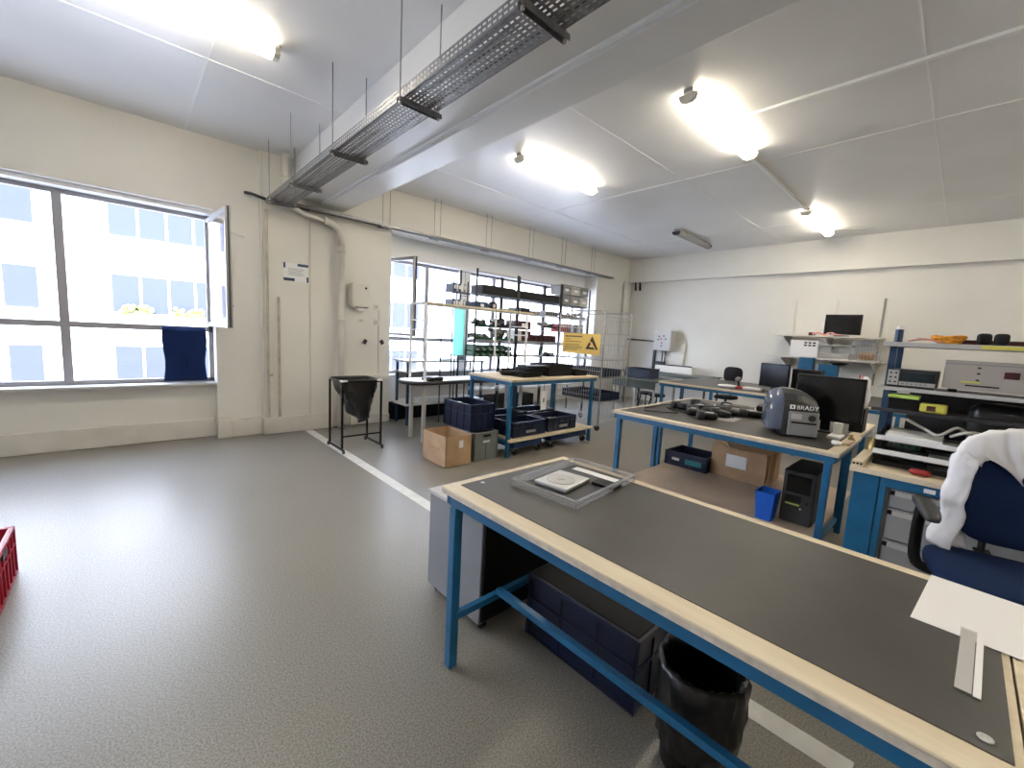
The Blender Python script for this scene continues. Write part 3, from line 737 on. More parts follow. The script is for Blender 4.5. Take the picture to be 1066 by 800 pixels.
# big monitor from behind
def monitor(name, label, loc, rz, w, h, z0, depth=.05, stand=True, group=None, tilt=0):
    t = thing(name, label, 'monitor', loc, rz, group)
    MB().box(-depth/2, depth/2, -w/2, w/2, z0, z0+h).build('case', 'black', t, bev=.006)
    MB().box(-depth/2-.002, -depth/2+.001, -w/2+.018, w/2-.018, z0+.02, z0+h-.018).build('screen', 'screen', t)
    if stand:
        MB().box(.0, .04, -.035, .035, .01, z0+h*.4).build('neck', 'black', t)
        MB().box(-.10, .12, -.12, .12, 0, .015).build('base', 'dgrey', t, bev=.004)
    return t
monitor('monitor', 'large black monitor beside the label printer', (4.62, .785, T+.003), math.radians(2), .50, .40, .10, .05)
MB
solo('grey_device', MB().box(-.14, .14, -.05, .05, 0, .06), 'black', 'long black device on the bench left of the big monitor', 'device', loc=(5.05, 1.35, T+.003), rz=.4)
t = thing('mouse', 'white computer mouse at the right end of the printer bench', 'mouse', (4.06, .60, T+.003), .3)
MB().sq((0, 0, .012), (.055, .032, .018), .8, .8).build('shell', 'paper', t, smooth=True)
t = thing('barcode_dock', 'white plastic dock between the printer and the big monitor', 'dock', (4.38, .66, T+.003))
MB().box(-.10, .10, -.045, .045, 0, .025).box(.04, .09, -.03, .03, .025, .12).build('dock_body', 'white', t, bev=.006)
solo('wooden_block', MB().box(-.14, .14, -.022, .022, 0, .02), 'beige', 'small wooden strip on the right end of the printer bench', 'wood strip', loc=(4.22, .545, T+.0005))
t = thing('brass_fitting', 'small brass fitting on the right end of the printer bench', 'fitting', (4.30, .545, T+.021))
MB().lathe([(0, 0), (.022, 0), (.02, .015), (.01, .025), (.012, .04), (0, .045)], n=16).build('fitting_body', 'gold', t, smooth=True)
# loose handheld devices and cables on the bench
spots = [((4.28, 1.83), .3, .13, 'black handheld scanner lying nearest the front edge among the cables'), ((4.42, 1.60), 1.1, .12, 'black handheld scanner right of the cable tangle'),
         ((4.60, 1.90), -.4, .11, 'black handheld device in the middle of the cable tangle'), ((4.62, 1.58), .9, .12, 'black handheld device behind the grey sheet'),
         ((4.95, 1.75), .2, .14, 'black handheld device on the far half of the printer bench'), ((4.50, 2.05), 1.4, .1, 'black handheld device near the left end of the printer bench'),
         ((4.75, 1.42), 2.0, .13, 'black handheld device closest to the label printer hood'), ((4.85, 2.0), .8, .13, 'black handheld device furthest back behind the tangle'),
         ((4.15, 1.62), 1.9, .10, 'black handheld device by the front edge left of the grey plate'), ((4.48, 1.76), .1, .15, 'largest black handheld device in the centre of the tangle')]
for i, ((x, y), rz, L, lab) in enumerate(spots):
    t = thing('handheld_scanner', lab, 'scanner', (x, y, T+.003), rz, 'handheld devices on the printer bench')
    MB().sq((0, 0, .034), (L*.8, .055, .034), .5, .6).build('body', 'black', t, smooth=True)
    MB().sq((L*.7, .02, .042), (.04, .06, .042), .5, .6).build('head', 'dgrey', t, smooth=True)
    MB().box(-.04, .03, -.025, .025, .066, .071).build('screen', 'lgrey' if i % 2 == 0 else 'screen', t)
cb = [([(3.95, 2.2), (4.05, 1.98), (4.2, 1.95), (4.35, 2.15), (4.2, 1.75)], 'left'), ([(4.3, 1.95), (4.55, 2.15), (4.7, 1.95), (4.55, 1.7), (4.35, 1.75)], 'looped'), ([(4.45, 1.5), (4.7, 1.62), (4.85, 1.5), (4.6, 1.42)], 'right'), ([(4.1, 2.28), (4.6, 2.25), (4.95, 2.1), (5.1, 1.8)], 'far')]
for pts, l in cb:
    solo('cable', MB().tube(cable([(x, y, T+.010+.008*(i % 2)) for i, (x, y) in enumerate(pts)], .006), .006, 6), 'black', '%s black cable among the devices on the printer bench' % l, 'cable', smooth=True)
solo('grey_sheet', MB().box(-.15, .15, -.075, .075, 0, .004), 'mgrey', 'flat grey plate on the bench left of the label printer', 'plate', loc=(4.36, 1.50, T+.003), rz=.08)
t = thing('keyboard', 'thin grey keyboard on the far half of the printer bench', 'keyboard', (5.2, 1.75, T+.003), .35)
MB().box(-.08, .08, -.22, .22, 0, .02).build('base', 'lgrey', t, bev=.004)
for r_ in range(4):
    MB().box(-.065+r_*.034, -.04+r_*.034, -.2, .2, .02, .026).build('key_row', 'dgrey', t)
solo('flat_case', MB().box(-.12, .12, -.2, .2, 0, .07), 'black', 'flat black case behind the thin grey keyboard', 'case', loc=(5.35, 1.35, T+.003), rz=.2, bev=.01)
solo('cloth_scrap', MB().sq((0, 0, .02), (.07, .06, .025), .8, .8), 'paper', 'crumpled white cloth left of the label printer hood', 'cloth', loc=(4.75, 1.25, T+.003), smooth=True)

# ------------------------------------------------------------------ right workstation with drawers
O = (3.85, -.4, 0); t = thing('drawer_workbench', 'blue framed workbench with grey drawers under open servers', 'workbench', O)
MB(O).box(3.42, 4.25, -1.4, .42, T-.035, T).build('worktop', 'cream', t, bev=.004)
MB(O).box(3.45, 3.75, .27, .40, 0, T-.035).build('side_column', 'blue', t, bev=.004)
MB(O).box(4.0, 4.2, .27, .40, 0, T-.035).build('rear_column', 'blue', t, bev=.004)
MB(O).box(3.45, 3.48, .235, .265, 0, T-.035).build('frame_post', 'blue', t)
MB(O).box(3.45, 3.48, -1.35, .235, T-.095, T-.035).build('apron', 'blue', t)
MB(O).box(3.50, 4.2, -.55, .225, .02, T-.1).build('drawer_carcass', 'cabgrey', t)
MB(O).box(3.447, 3.45, .02, .07, .80, .825).build('sticker', 'paper', t)
for i, (a, b_) in enumerate(((.66, .775), (.455, .65), (.24, .445), (.03, .23))):
    d = MB(O).box(3.47, 3.50, -.54, .215, a, b_).build('drawer', 'mgrey', t, bev=.003)
    MB(O).box(3.45, 3.472, -.54, .19, b_-.035, b_-.008).build('handle', 'lgrey', d)
    MB(O).box(3.455, 3.471, .19, .213, b_-.035, b_-.01).build('lock', 'black', d)
# open servers
for i, (z, x, l) in enumerate(((T+.002, 3.60, 'black open server chassis at the bottom of the pile'), (T+.085, 3.54, 'middle open server chassis with a white front rail'), (T+.17, 3.58, 'top open server chassis with worn white front rail'))):
    t = thing('server_chassis', l, 'server', (x+.25, .13, z), 0, 'open servers on the drawer bench')
    b = MB().box(-.22, .3, -.23, .20, 0, .006).box(-.22, .3, -.23, -.226, 0, .045).box(-.22, .3, .196, .2, 0, .045)
    b.build('tray', 'dgrey' if i else 'black', t)
    MB().box(-.235, -.22, -.235, .205, .0, .03).build('front_rail', 'white' if i else 'black', t, bev=.002)
    MB().box(-.1, .05, -.18, -.03, .006, .03).build('heat_sink', 'steel', t)
    MB().box(-.16, -.12, -.05, .16, .006, .04).build('drive_cage', 'black', t)
    MB().box(.08, .25, .0, .15, .006, .035).build('circuit_board', 'greenpcb' if i < 2 else 'dgrey', t)
    if i == 2: MB().box(-.22, .1, -.1, .16, .03, .045).build('lid_plate', 'white', t)
    for q in range(2 if i < 2 else 0):
        MB().box(-.21+q*.47, -.19+q*.47, -.228, -.2, .006, .083).build('spacer', 'black', t)
        MB().box(-.21+q*.47, -.19+q*.47, .17, .198, .006, .083).build('spacer', 'black', t)
t = thing('red_connector', 'small red connector between the lower server chassis', 'connector', (3.52, .10, T+.004))
MB().sq((0, 0, .018), (.03, .05, .016), .6, .6).build('plug', 'red', t, smooth=True)
for i, pts in enumerate(([(3.62, .2, 1.20), (3.75, .12, 1.14), (3.62, .05, 1.13), (3.7, -.02, 1.18), (3.9, -.08, 1.12)], [(3.66, 0, 1.13), (3.60, -.06, 1.17), (3.72, -.12, 1.16), (3.8, -.16, 1.12)])):
    solo('cable', MB().tube(cable(pts, .009), .009, 8), 'lgrey', ['grey ribbed hose curving above the open servers', 'second grey cable loop above the right end of the servers'][i], 'cable', smooth=True)
t = thing('wooden_clamp_rack', 'yellowish wooden strip with three holes on the drawer bench end', 'wood strip', (3.65, .385, T))
MB().box(-.22, .25, -.03, .03, 0, .035).build('strip', 'cream', t, bev=.003)
for k in (-.018, 0, .018): MB().cyl((-.223, k, .018), (-.219, k, .018), .006).build('hole', 'black', t)
solo('brown_bottle', MB().lathe([(0, 0), (.03, 0), (.032, .02), (.03, .08), (.012, .10), (.012, .12), (0, .12)], n=16), 'gold', 'small brown bottle behind the wooden strip with holes', 'bottle', loc=(3.98, .375, T), smooth=True)
# shelves above the bench
t = thing('bench_shelf_unit', 'grey double shelf on blue posts above the drawer bench', 'shelf', (3.95, -.4, T))
O = (3.95, -.4, T)
MB(O).box(3.78, 4.15, -1.6, .385, 1.365, 1.39).build('middle_shelf', 'lgrey', t, bev=.003)
MB(O).box(3.78, 4.15, -1.6, .385, 1.66, 1.69).build('top_shelf', 'lgrey', t, bev=.003)
MB(O).box(3.80, 4.15, -1.6, .40, 1.215, 1.24).build('low_shelf', 'dgrey', t, bev=.003)
for y in (.335, -1.5):
    MB(O).box(3.82, 3.86, y-.018, y+.018, T, 1.66).build('post', 'bluedark', t)
    MB(O).box(4.08, 4.12, y-.03, y+.03, T, 1.66).build('post', 'bluedark', t)
t = thing('bench_multimeter', 'bench multimeter with dark display on the middle shelf', 'multimeter', (3.80, .22, 1.39))
MB().box(.0, .25, -.12, .125, .01, .12).build('case', 'dgrey', t, bev=.004)
MB().box(-.006, 0, -.118, .123, .012, .118).build('front_bezel', 'dgrey', t, bev=.002)
MB().box(-.0075, -.005, .065, .120, .015, .115).box(-.0075, -.005, -.112, .06, .015, .040).build('light_panel', 'lgrey', t)
MB().box(-.009, -.005, -.105, .06, .045, .10).build('display', 'lcd', t)
for r_ in range(3):
    for c_ in range(2): MB().cyl((-.005, .105-c_*.025, .035+r_*.03), (-.012, .105-c_*.025, .035+r_*.03), .006).build('socket', 'black', t)
for k in range(6): MB().box(-.010, -.005, .035-k*.022, .048-k*.022, .022, .033).build('button', 'mgrey', t)
MB().box(.01, .03, -.11, .115, 0, .01).build('foot', 'black', t)
t = thing('power_instrument', 'large beige instrument box on the middle shelf', 'instrument', (3.82, -.36, 1.39))
MB().box(.0, .3, -.43, .44, .02, .20).build('case', 'beigeins', t, bev=.006)
MB().box(-.004, 0, -.425, .435, .175, .185).build('groove', 'mgrey', t)
MB().box(-.006, 0, .13, .19, .105, .145).build('red_switch', 'maroon', t, label='square dark red switch')
MB().box(-.005, 0, .2, .34, .045, .053).build('vent_slot', 'black', t)
for z in (.08, .12, .155): MB().box(-.005, 0, .285, .30, z, z+.01).build('marking', 'dgrey', t)
MB().box(-.005, 0, .28, .36, .066, .075).build('label', 'yelbright', t)
for y in (-.38, .39): MB().box(.01, .05, y-.02, y+.02, 0, .02).build('foot', 'black', t)
t = thing('desk_phone', 'black desk phone box with pale top on the low shelf', 'phone', (3.87, .245, 1.24))
MB().box(-.05, .1, -.075, .075, 0, .075).build('body', 'black', t, bev=.004)
MB().box(-.055, .1, -.075, .08, .076, .10).build('pale_lid', 'lime', t, bev=.004)
t = thing('hand_meter', 'yellow cased handheld meter on the low shelf', 'meter', (3.86, .10, 1.24))
MB().box(-.04, .04, -.065, .065, 0, .06).build('case', 'yelbright', t, bev=.012)
MB().box(-.043, -.038, -.01, .03, .012, .045).build('display', 'maroon', t)
t = thing('black_bag', 'glossy black bag hanging under the middle shelf', 'bag', (4.02, -.12, 1.07))
MB().sq((0, -.10, .13), (.10, .17, .13), .5, .5, fn=lambda q: q*(1+.12*noise.noise(q*14))).build('bag_body', 'bag', t, smooth=True)
solo('dark_board', MB().obox((0, 0, .235), (.02, 1.2, .47), (0, 0, 0)), 'dgrey', 'dark grey board standing behind the chair on the drawer bench', 'panel', loc=(4.165, -.36, .882), bev=.006)
t = thing('spray_can', 'small blue and white can on the top shelf end', 'can', (3.84, .32, 1.69))
MB().cyl((0, 0, 0), (0, 0, .085), .022, n=18).build('can_body', 'bluedark', t)
MB().cyl((0, .0, .085), (0, 0, .105), .016, n=18).build('cap', 'white', t)
for i in range(4):
    solo('test_lead', MB().tube(cable([(3.84, .27-.015*i, 1.70+.006*i), (3.88, .2-.02*i, 1.715), (3.83, .12, 1.70+.008*i), (3.88, .04+.02*i, 1.70)], .005), .005, 6), ['pink', 'pink', 'lgrey', 'pink'][i],
         ['pink test lead nearest the shelf edge', 'second pink test lead on the top shelf', 'grey test lead between the pink ones on the top shelf', 'pink test lead furthest back on the top shelf'][i], 'wire')
t = thing('wire_bundle', 'fluffy orange wire bundle on the top shelf', 'wire', (3.86, .085, 1.69))
b = MB()
for k in range(9):
    a0 = random.uniform(0, 6)
    b.tube([(.05*math.cos(a0+j*.5)*(.7+.05*k), .075*math.sin(a0+j*.5)*(.7+.04*k), .012+.004*k+.006*math.sin(j)) for j in range(13)], .007, 6)
b.build('coil', 'orange', t, smooth=True)
for i, y in enumerate((-.065, -.135)):
    t = thing('black_jar', ['left black rounded jar on the top shelf', 'right black rounded jar on the top shelf'][i], 'jar', (3.83, y, 1.69), 0, 'black jars on the top shelf')
    MB().sq((0, 0, .035), (.03, .032, .036), .5, .6).build('jar_body', 'black', t, smooth=True)  # plain black knobs, drawn without a known purpose
    MB().cyl((.0, 0, .0), (0, 0, .01), .02).build('stem', 'blackm', t)
MB((3.95, -.4, T)).box(3.775, 3.78, -.6, -.06, 1.665, 1.685).build('yellow_edge_tape', 'yelbright', bpy.data.objects['bench_shelf_unit'])
solo('tool_tray', MB().box(3.9, 4.1, -.55, .12, 1.69, 1.72), 'maroon', 'flat brown tray at the back of the top shelf', 'tray')
# cloth and cable bunch left of shelf
t = thing('plastic_bag', 'crumpled pale plastic bag with red wires left of the blue post', 'bag', (4.98, .60, 1.105))
solo('black_adapter_box', MB().box(-.10, .10, -.05, .05, 0, .22), 'black', 'upright black box at the right end of the printer bench under the pale bag', 'box', loc=(4.98, .60, T+.003), bev=.006)
MB().sq((0, 0, .14), (.09, .055, .14), .8, .8, nu=30, nv=20, fn=lambda q: q*(1+.25*noise.noise(q*12))).build('bag_body', 'coat', t, smooth=True)
for k in range(2):
    MB().tube(cable([(-.06, .03-.02*k, -.02), (-.11, .02-.02*k, .10+.02*k), (-.05, -.02*k+.03, .30)], .004), .004, 6).build('wire', 'pink' if k % 2 else 'red', t)

# ------------------------------------------------------------------ office chair with coat
t = thing('office_chair', 'navy fabric office chair with black armrests behind the near bench', 'chair', (2.98, -.26, 0), math.radians(14))
# local: backrest at +x
MB().sq((0, 0, .575), (.27, .27, .045), .45, .55, nu=40).build('seat', 'navy', t, smooth=True)
MB().sq((0, 0, .535), (.24, .24, .02), .4, .5).build('seat_pan', 'black', t, smooth=True)
def bk(q):
    k = q.y/.24
    return Vector((q.x-.05*k*k+.02*(q.z/.3), q.y, q.z))
MB().sq((.27, -.07, .955), (.045, .235, .29), .6, .75, fn=bk, nu=40, nv=24).build('backrest', 'navy', t, smooth=True)
MB().bar((.15, 0, .55), (.33, 0, .60), .06, .012).bar((.33, 0, .60), (.33, 0, .95), .06, .012).build('back_bar', 'black', t)
for s_ in (-1, 1):
    am = MB().tube(cable([(.02, s_*.20, .53), (.05, s_*.30, .55), (.06, s_*.315, .70), (.04, s_*.315, .85)], .02), .024, 10).build('armrest_post', 'black', t, smooth=True)
    MB().sq((0, s_*.31, .865), (.15, .038, .020), .55, .6, fn=lambda q: q+Vector((0, 0, -.25*max(0, -q.x-.03)))).build('armrest_pad', 'dgrey', t, smooth=True)
MB().cyl((0, 0, .12), (0, 0, .53), .028, n=16).build('gas_lift', 'steel', t)
for k in range(5):
    a = k*2*PI/5+.3; c_, s_ = math.cos(a), math.sin(a)
    MB().bar((.03*c_, .03*s_, .11), (.30*c_, .30*s_, .075), .045, .03).build('base_arm', 'black', t)
    MB().cyl((.30*c_-.02*s_, .30*s_+.02*c_, .03), (.30*c_+.02*s_, .30*s_-.02*c_, .03), .03, n=14).build('castor', 'black', t)
# coat draped over the top left of the backrest
rzc = math.radians(14); base = Vector((2.98, -.26, 0)); Rz = Matrix.Rotation(rzc, 3, 'Z')
def cw(u, v):
    # u runs from the top right of the backrest over its left shoulder and down its left side; v from the front to behind
    vv = (v-.5)*2
    ang = PI/2+min(u/.72, 1)*PI/2               # round the shoulder
    cy, cz = -.07, .955
    g = lambda t_, e: math.copysign(abs(t_)**e, t_)
    y = cy-.262*g(math.cos(ang), .6); z = cz+.315*g(math.sin(ang), .6)
    if u < .72: y -= .10*(1-u/.72)**2
    else:
        q_ = (u-.72)/.28; z -= .33*q_; y += .035*q_+.012*math.sin(q_*9)
    ny, nz = -math.cos(ang), math.sin(ang)
    w_ = .012+.008*math.sin(u*13)
    flap = max(0, 1-abs(u-.20)/.16)*.15
    inn = (.075+flap if vv < 0 else .13+.05*math.sin(u*7))*abs(vv)**1.3
    n_ = noise.noise(Vector((u*8, v*6, 2.)))*.012+abs(math.sin(u*26+3*noise.noise(Vector((u*5, v*3, 1)))))*.006*(1-abs(vv)*.5)+noise.noise(Vector((u*26, v*14, 5.)))*.007
    x = .27-.04*((y-cy)/.24)**2+g(vv, .45)*(.052+w_*.4)+n_
    p = Vector((x, y-ny*inn+n_*.6, z-nz*inn-(.02 if u > .5 else .05)*abs(vv)+n_*.5))
    return tuple(base+Rz@p)
b = MB((3.2, -.2, 1.2)).grid(cw, 60, 18)
solo('lab_coat', b, 'coat', 'white lab coat draped over the office chair backrest', 'coat', loc=(3.2, -.2, 1.2), solid=.006, smooth=True)

# ------------------------------------------------------------------ boxes near the tall table
t = thing('cardboard_box', 'open cardboard box on the floor left of the crates', 'box', (2.88, 4.22, 0))
w_, d_, h_ = .185, .26, .37; e = .006
b = MB().box(-w_, w_, -d_, d_, 0, e).box(-w_, -w_+e, -d_, d_, 0, h_).box(w_-e, w_, -d_, d_, 0, h_).box(-w_, w_, -d_, -d_+e, 0, h_).box(-w_, w_, d_-e, d_, 0, h_)
b.build('carton', 'card', t)
MB().box(.0, .06, -.262, -.26, .22, .31).build('paper_label', 'paper', t)
MB().box(-.188, -.1855, -.12, .08, .19, .20).box(-.188, -.1855, -.06, .05, .15, .155).build('print_mark', 'cardin', t)
solo('packing_contents', MB().sq((0, 0, .05), (.15, .22, .06), .4, .4, fn=lambda q: q*(1+.15*noise.noise(q*20))), 'cardin', 'brown packing inside the open cardboard box', 'packing', loc=(2.88, 4.22, .01), smooth=True)
t = crate('plastic_crate', 'grey crate on the floor beneath the tall navy crate', 'crate', (3.315, 4.27, 0), .38, .60, .36, 'greycrate', ribs=2)
MB().box(-.06, .06, -.3015, -.297, .30, .33).build('front_slot', 'black', t)
MB().box(-.06, .05, -.302, -.297, .23, .255).build('paper_label', 'paper', t)
t = crate('plastic_crate', 'tall navy crate stacked on the grey crate', 'crate', (3.325, 4.38, .36), .40, .60, .34, 'bluecrate', ribs=4)
MB().box(-.2, -.16, -.06, .0, .34, .345).build('paper_label', 'paper', t)
lab = ['left front navy crate on the lower shelf, next to the table leg', 'right front navy crate on the lower shelf', 'left rear navy crate on the lower shelf', 'right rear navy crate on the lower shelf']
for i, (x, y) in enumerate(((3.99, 4.08), (4.68, 4.09), (3.99, 4.52), (4.68, 4.53))):
    t = crate('plastic_crate', lab[i], 'crate', (x, y, .248),   .62, .40, .20+.02*(i > 1), 'bluecrate', ribs=5, group='navy crates under the tall table')
    if i < 2: MB().box(-.08, .10, -.2125, -.2085, .05, .085).build('label_plate', 'mgrey', t)
    solo('crate_contents', MB().sq((0, 0, .05), (.26, .16, .06), .4, .4, nu=30, nv=16, fn=lambda q: q*(1+.3*noise.noise(q*14+Vector((i, 0, 0))))), ('black', 'junk', 'black', 'binder')[i], 'loose parts in the '+lab[i].split(',')[0], 'parts', loc=(x, y, .262), smooth=True)
for i, (x0, x1) in enumerate(((3.72, 4.26), (4.46, 5.28))):
    cx = (x0+x1)/2; L = (x1-x0)/2
    t = thing('roller_dolly', ['blue roller dolly under the left end of the lower shelf', 'blue roller dolly under the right end of the lower shelf'][i], 'dolly', (cx, 4.22, 0))
    b = MB().box(-L, L, -.32, -.26, .10, .17).box(-L, L, .26, .32, .10, .17).box(-L, -L+.06, -.26, .26, .10, .17).box(L-.06, L, -.26, .26, .10, .17)
    b.build('frame', 'dolly', t, bev=.006)
    for sx in (-1, 1):
        for sy in (-1, 1):
            c_ = MB().box(sx*(L-.05)-.02, sx*(L-.05)+.02, sy*.28-.02, sy*.28+.02, .05, .10).build('castor', 'steel', t)
            MB().cyl((sx*(L-.05)-.014, sy*.28-.01, .045), (sx*(L-.05)+.014, sy*.28-.01, .045), .045, n=18).build('wheel', 'dgrey', c_)
t = thing('hanging_tag', 'white tag hanging on the front of the tall table', 'tag', (4.19, 3.846, .60))
MB().box(-.055, .055, -.004, 0, 0, .26).build('tag_card', 'paper', t)
MB().box(-.012, .008, -.006, -.004, .10, .16).build('mark', 'ink', t)
MB().cyl((0, -.002, .26), (0, -.002, .36), .003).build('string', 'black', t)
# black trays on the tall table
def blacktray(x, y, w, d, h, label, rz=0):
    t = thing('black_tray', label, 'tray', (x, y, 1.03), rz, 'black trays on the tall table')
    b = MB().box(-w/2, w/2, -d/2, d/2, 0, .008)
    for q in ((-w/2, -w/2+.01, -d/2, d/2), (w/2-.01, w/2, -d/2, d/2), (-w/2, w/2, -d/2, -d/2+.01), (-w/2, w/2, d/2-.01, d/2)): b.box(*q, 0, h)
    b.build('tray_shell', 'black', t, bev=.003)
    MB().box(-w/2-.01, w/2+.01, -d/2-.01, -d/2+.005, h-.015, h).box(-w/2-.01, w/2+.01, d/2-.005, d/2+.01, h-.015, h).build('rim', 'black', t)
    return t
blacktray(4.72, 4.22, .52, .40, .17, 'deep black tray on the right half of the tall table')
blacktray(5.14, 4.15, .28, .36, .08, 'shallow black tray at the right end of the tall table')
blacktray(4.35, 4.45, .5, .4, .07, 'shallow black tray behind the laptop pile on the tall table')
for i in range(6):
    t = thing('laptop', ['lowest', 'second', 'third', 'fourth', 'fifth', 'topmost'][i]+' closed black laptop in the pile on the tall table', 'laptop', (4.12+.03*(i % 2), 4.15-.02*i, 1.03+.028*i), .12*(-1)**i, 'black laptops piled on the tall table')
    MB().box(-.19, .19, -.13, .13, 0, .012).build('base', 'black', t, bev=.003)
    MB().box(-.19, .19, -.13, .13, .014, .026).build('lid', 'dgrey' if i == 5 else 'black', t, bev=.003)
t = thing('cable_coil', 'black cable coil at the left end of the tall table', 'cable', (3.95, 4.32, 1.03))
b = MB()
for k in range(4): b.tube([((.11+.012*k)*math.cos(a*PI/8), (.09+.01*k)*math.sin(a*PI/8), .012+.012*k) for a in range(16)], .01, 6, True)
b.build('coil', 'black', t, smooth=True)

# ------------------------------------------------------------------ white frame and curved desk by window
t = thing('curved_desk', 'grey edged white desk with rounded end by the right window', 'desk', (3.9, 5.3, 0))
O = (3.9, 5.3, 0)
poly = [(5.1, 5.04), (5.1, 5.56), (3.0, 5.56)]+[(3.05-.22*math.sin(a), 5.30+.26*math.cos(a)) for a in [PI*k/10 for k in range(1, 10)]]+[(3.1, 5.04)]
MB(O).prism(poly, .862, .885).build('desktop', 'white', t)
MB(O).tube([(x, y, .86) for x, y in poly[2:]]+[(5.1, 5.04, .86)], .028, 8).build('edge_band', 'dgrey', t, smooth=True)
for x, y in ((3.08, 5.12), (4.98, 5.12), (3.08, 5.48), (4.98, 5.48)): MB(O).bar((x, y, 0), (x, y, .86), .045).build('leg', 'lgrey', t)
solo('black_part_pile', MB().sq((0, 0, .02), (.14, .1, .035), .5, .5, fn=lambda q: q*(1+.3*noise.noise(q*30))), 'black', 'small pile of black parts at the front of the curved desk', 'parts', loc=(3.25, 5.16, .885), smooth=True)
t = thing('tube_rack', 'tall white tube frame with a cream board on top', 'rack', (4.0, 5.3, .885))
O = (4.0, 5.3, .885)
for x in (3.07, 5.02):
    for y in (5.10, 5.52): MB(O).bar((x, y, .885), (x, y, 1.99), .030).build('post', 'white', t, bev=.003)
MB(O).bar((4.33, 5.10, .885), (4.33, 5.10, 1.96), .022).build('post', 'white', t)
for x in (3.07, 5.02):
    for z in (1.97, 1.74, 1.6): MB(O).bar((x, 5.10, z), (x, 5.52, z), .02).build('rung', 'white', t)
MB(O).box(3.07, 5.15, 5.08, 5.54, 1.965, 1.99).build('board', 'cream', t, bev=.003)
MB(O).bar((3.07, 5.10, 1.955), (5.15, 5.10, 1.955), .022, .02).build('front_rail', 'lgrey', t)
# window bench
t = thing('window_bench', 'navy framed bench with white lower shelf under the right window', 'bench', (4.1, 6.36, 0))
O = (4.1, 6.36, 0)
for x in (3.40, 4.95):
    for y in (6.18, 6.55): MB(O).bar((x, y, 0), (x, y, 1.06), .035).build('leg', 'bluedark', t)
MB(O).box(3.36, 5.0, 6.15, 6.60, 1.055, 1.085).build('top', 'lgrey', t)
MB(O).box(3.36, 5.0, 6.15, 6.60, .88, .90).build('middle_shelf', 'mgrey', t)
MB(O).box(3.36, 5.0, 6.15, 6.60, .33, .37).build('lower_shelf', 'white', t)
MB(O).box(3.38, 4.98, 6.56, 6.59, .40, .86).build('back_panel', 'lgrey', t)
solo('floor_plinth', MB().box(3.42, 6.9, 6.66, 6.95, .0, .28), 'blackm', 'black plinth low on the floor under the right window', 'plinth')
t = thing('folded_parasol', 'slim tapered blue-grey folded parasol standing on the window bench', 'parasol', (4.62, 6.40, 1.085))
MB().lathe([(0, .72), (.015, .7), (.035, .45), (.06, .15), (.05, .02), (0, .02)], n=14, fn=lambda r, z, a, i: (r*(1+.12*math.sin(a*5)), z)).build('folded_cloth', 'cabgrey', t, smooth=True)
MB().lathe([(0, 0), (.10, 0), (.10, .02), (.03, .04), (0, .04)], n=18).build('base', 'dgrey', t)
MB().cyl((0, 0, .04), (0, 0, .9), .008).build('pole', 'mgrey', t)
solo('paper_stack', MB().obox((0, 0, .012), (.24, .2, .02)), 'paper', 'small stack of paper on the bench under the right window', 'paper', loc=(4.2, 6.35, 1.086), rz=.2)
solo('turquoise_sheet', MB().box(4.03, 4.24, 5.82, 5.832, 1.205, 2.02), 'teal', 'upright turquoise plastic sheet at the left end of the racks', 'sheet')

# ------------------------------------------------------------------ wire racks
RX = [4.30, 5.27, 6.46, 7.38]; YF, YB = 5.62, 6.08
def zt(z5): return 1.6+(z5-1.6)*1.12
LV = [zt(2.19), zt(1.96), zt(1.70), zt(1.50), zt(1.24), .62]
for i in range(3):
    a, b_ = RX[i]+.02, RX[i+1]-.02
    if i == 2: b_ = RX[3]
    t = thing('wire_rack', ['black wire rack holding the green bins', 'black wire rack holding the maroon cartons', 'black wire rack right, behind the wire cage'][i], 'rack', ((a+b_)/2, 5.85, 0))
    O = ((a+b_)/2, 5.85, 0)
    top = (2.66, 2.65, 2.64)[i]
    for x in (a, b_):
        for y in (YF, YB): MB(O).cyl((x, y, 0), (x, y, top), .018, n=10).build('post', 'blackwire', t)
    for z in LV:
        s_ = MB(O)
        for y in (YF, YB): s_.cyl((a, y, z), (b_, y, z), .005, n=6).cyl((a, y, z-.03), (b_, y, z-.03), .004, n=6)
        for x in (a, b_): s_.cyl((x, YF, z), (x, YB, z), .005, n=6)
        for k in range(1, 12): 
            y = YF+(YB-YF)*k/12; s_.cyl((a, y, z), (b_, y, z), .0025, n=4)
        for k in range(1, 4):
            x = a+(b_-a)*k/4; s_.cyl((x, YF, z-.006), (x, YB, z-.006), .003, n=4)
        s_.build('wire_shelf', 'chrome' if z < LV[0]-.1 else 'blackwire', t)
    g = MB(O)
    g.cyl((a, YB, top-.02), (b_, YB, top-.02), .004, n=6).cyl((a, YF, top-.04), (b_, YF, top-.04), .003, n=6)
    nb = 10
    for k in range(nb+1):
        x = a+(b_-a)*k/nb; g.cyl((x, YB+.005, LV[0]), (x, YB+.005, top-.02), .0025, n=4)
    g.build('top_grid', 'blackwire', t)
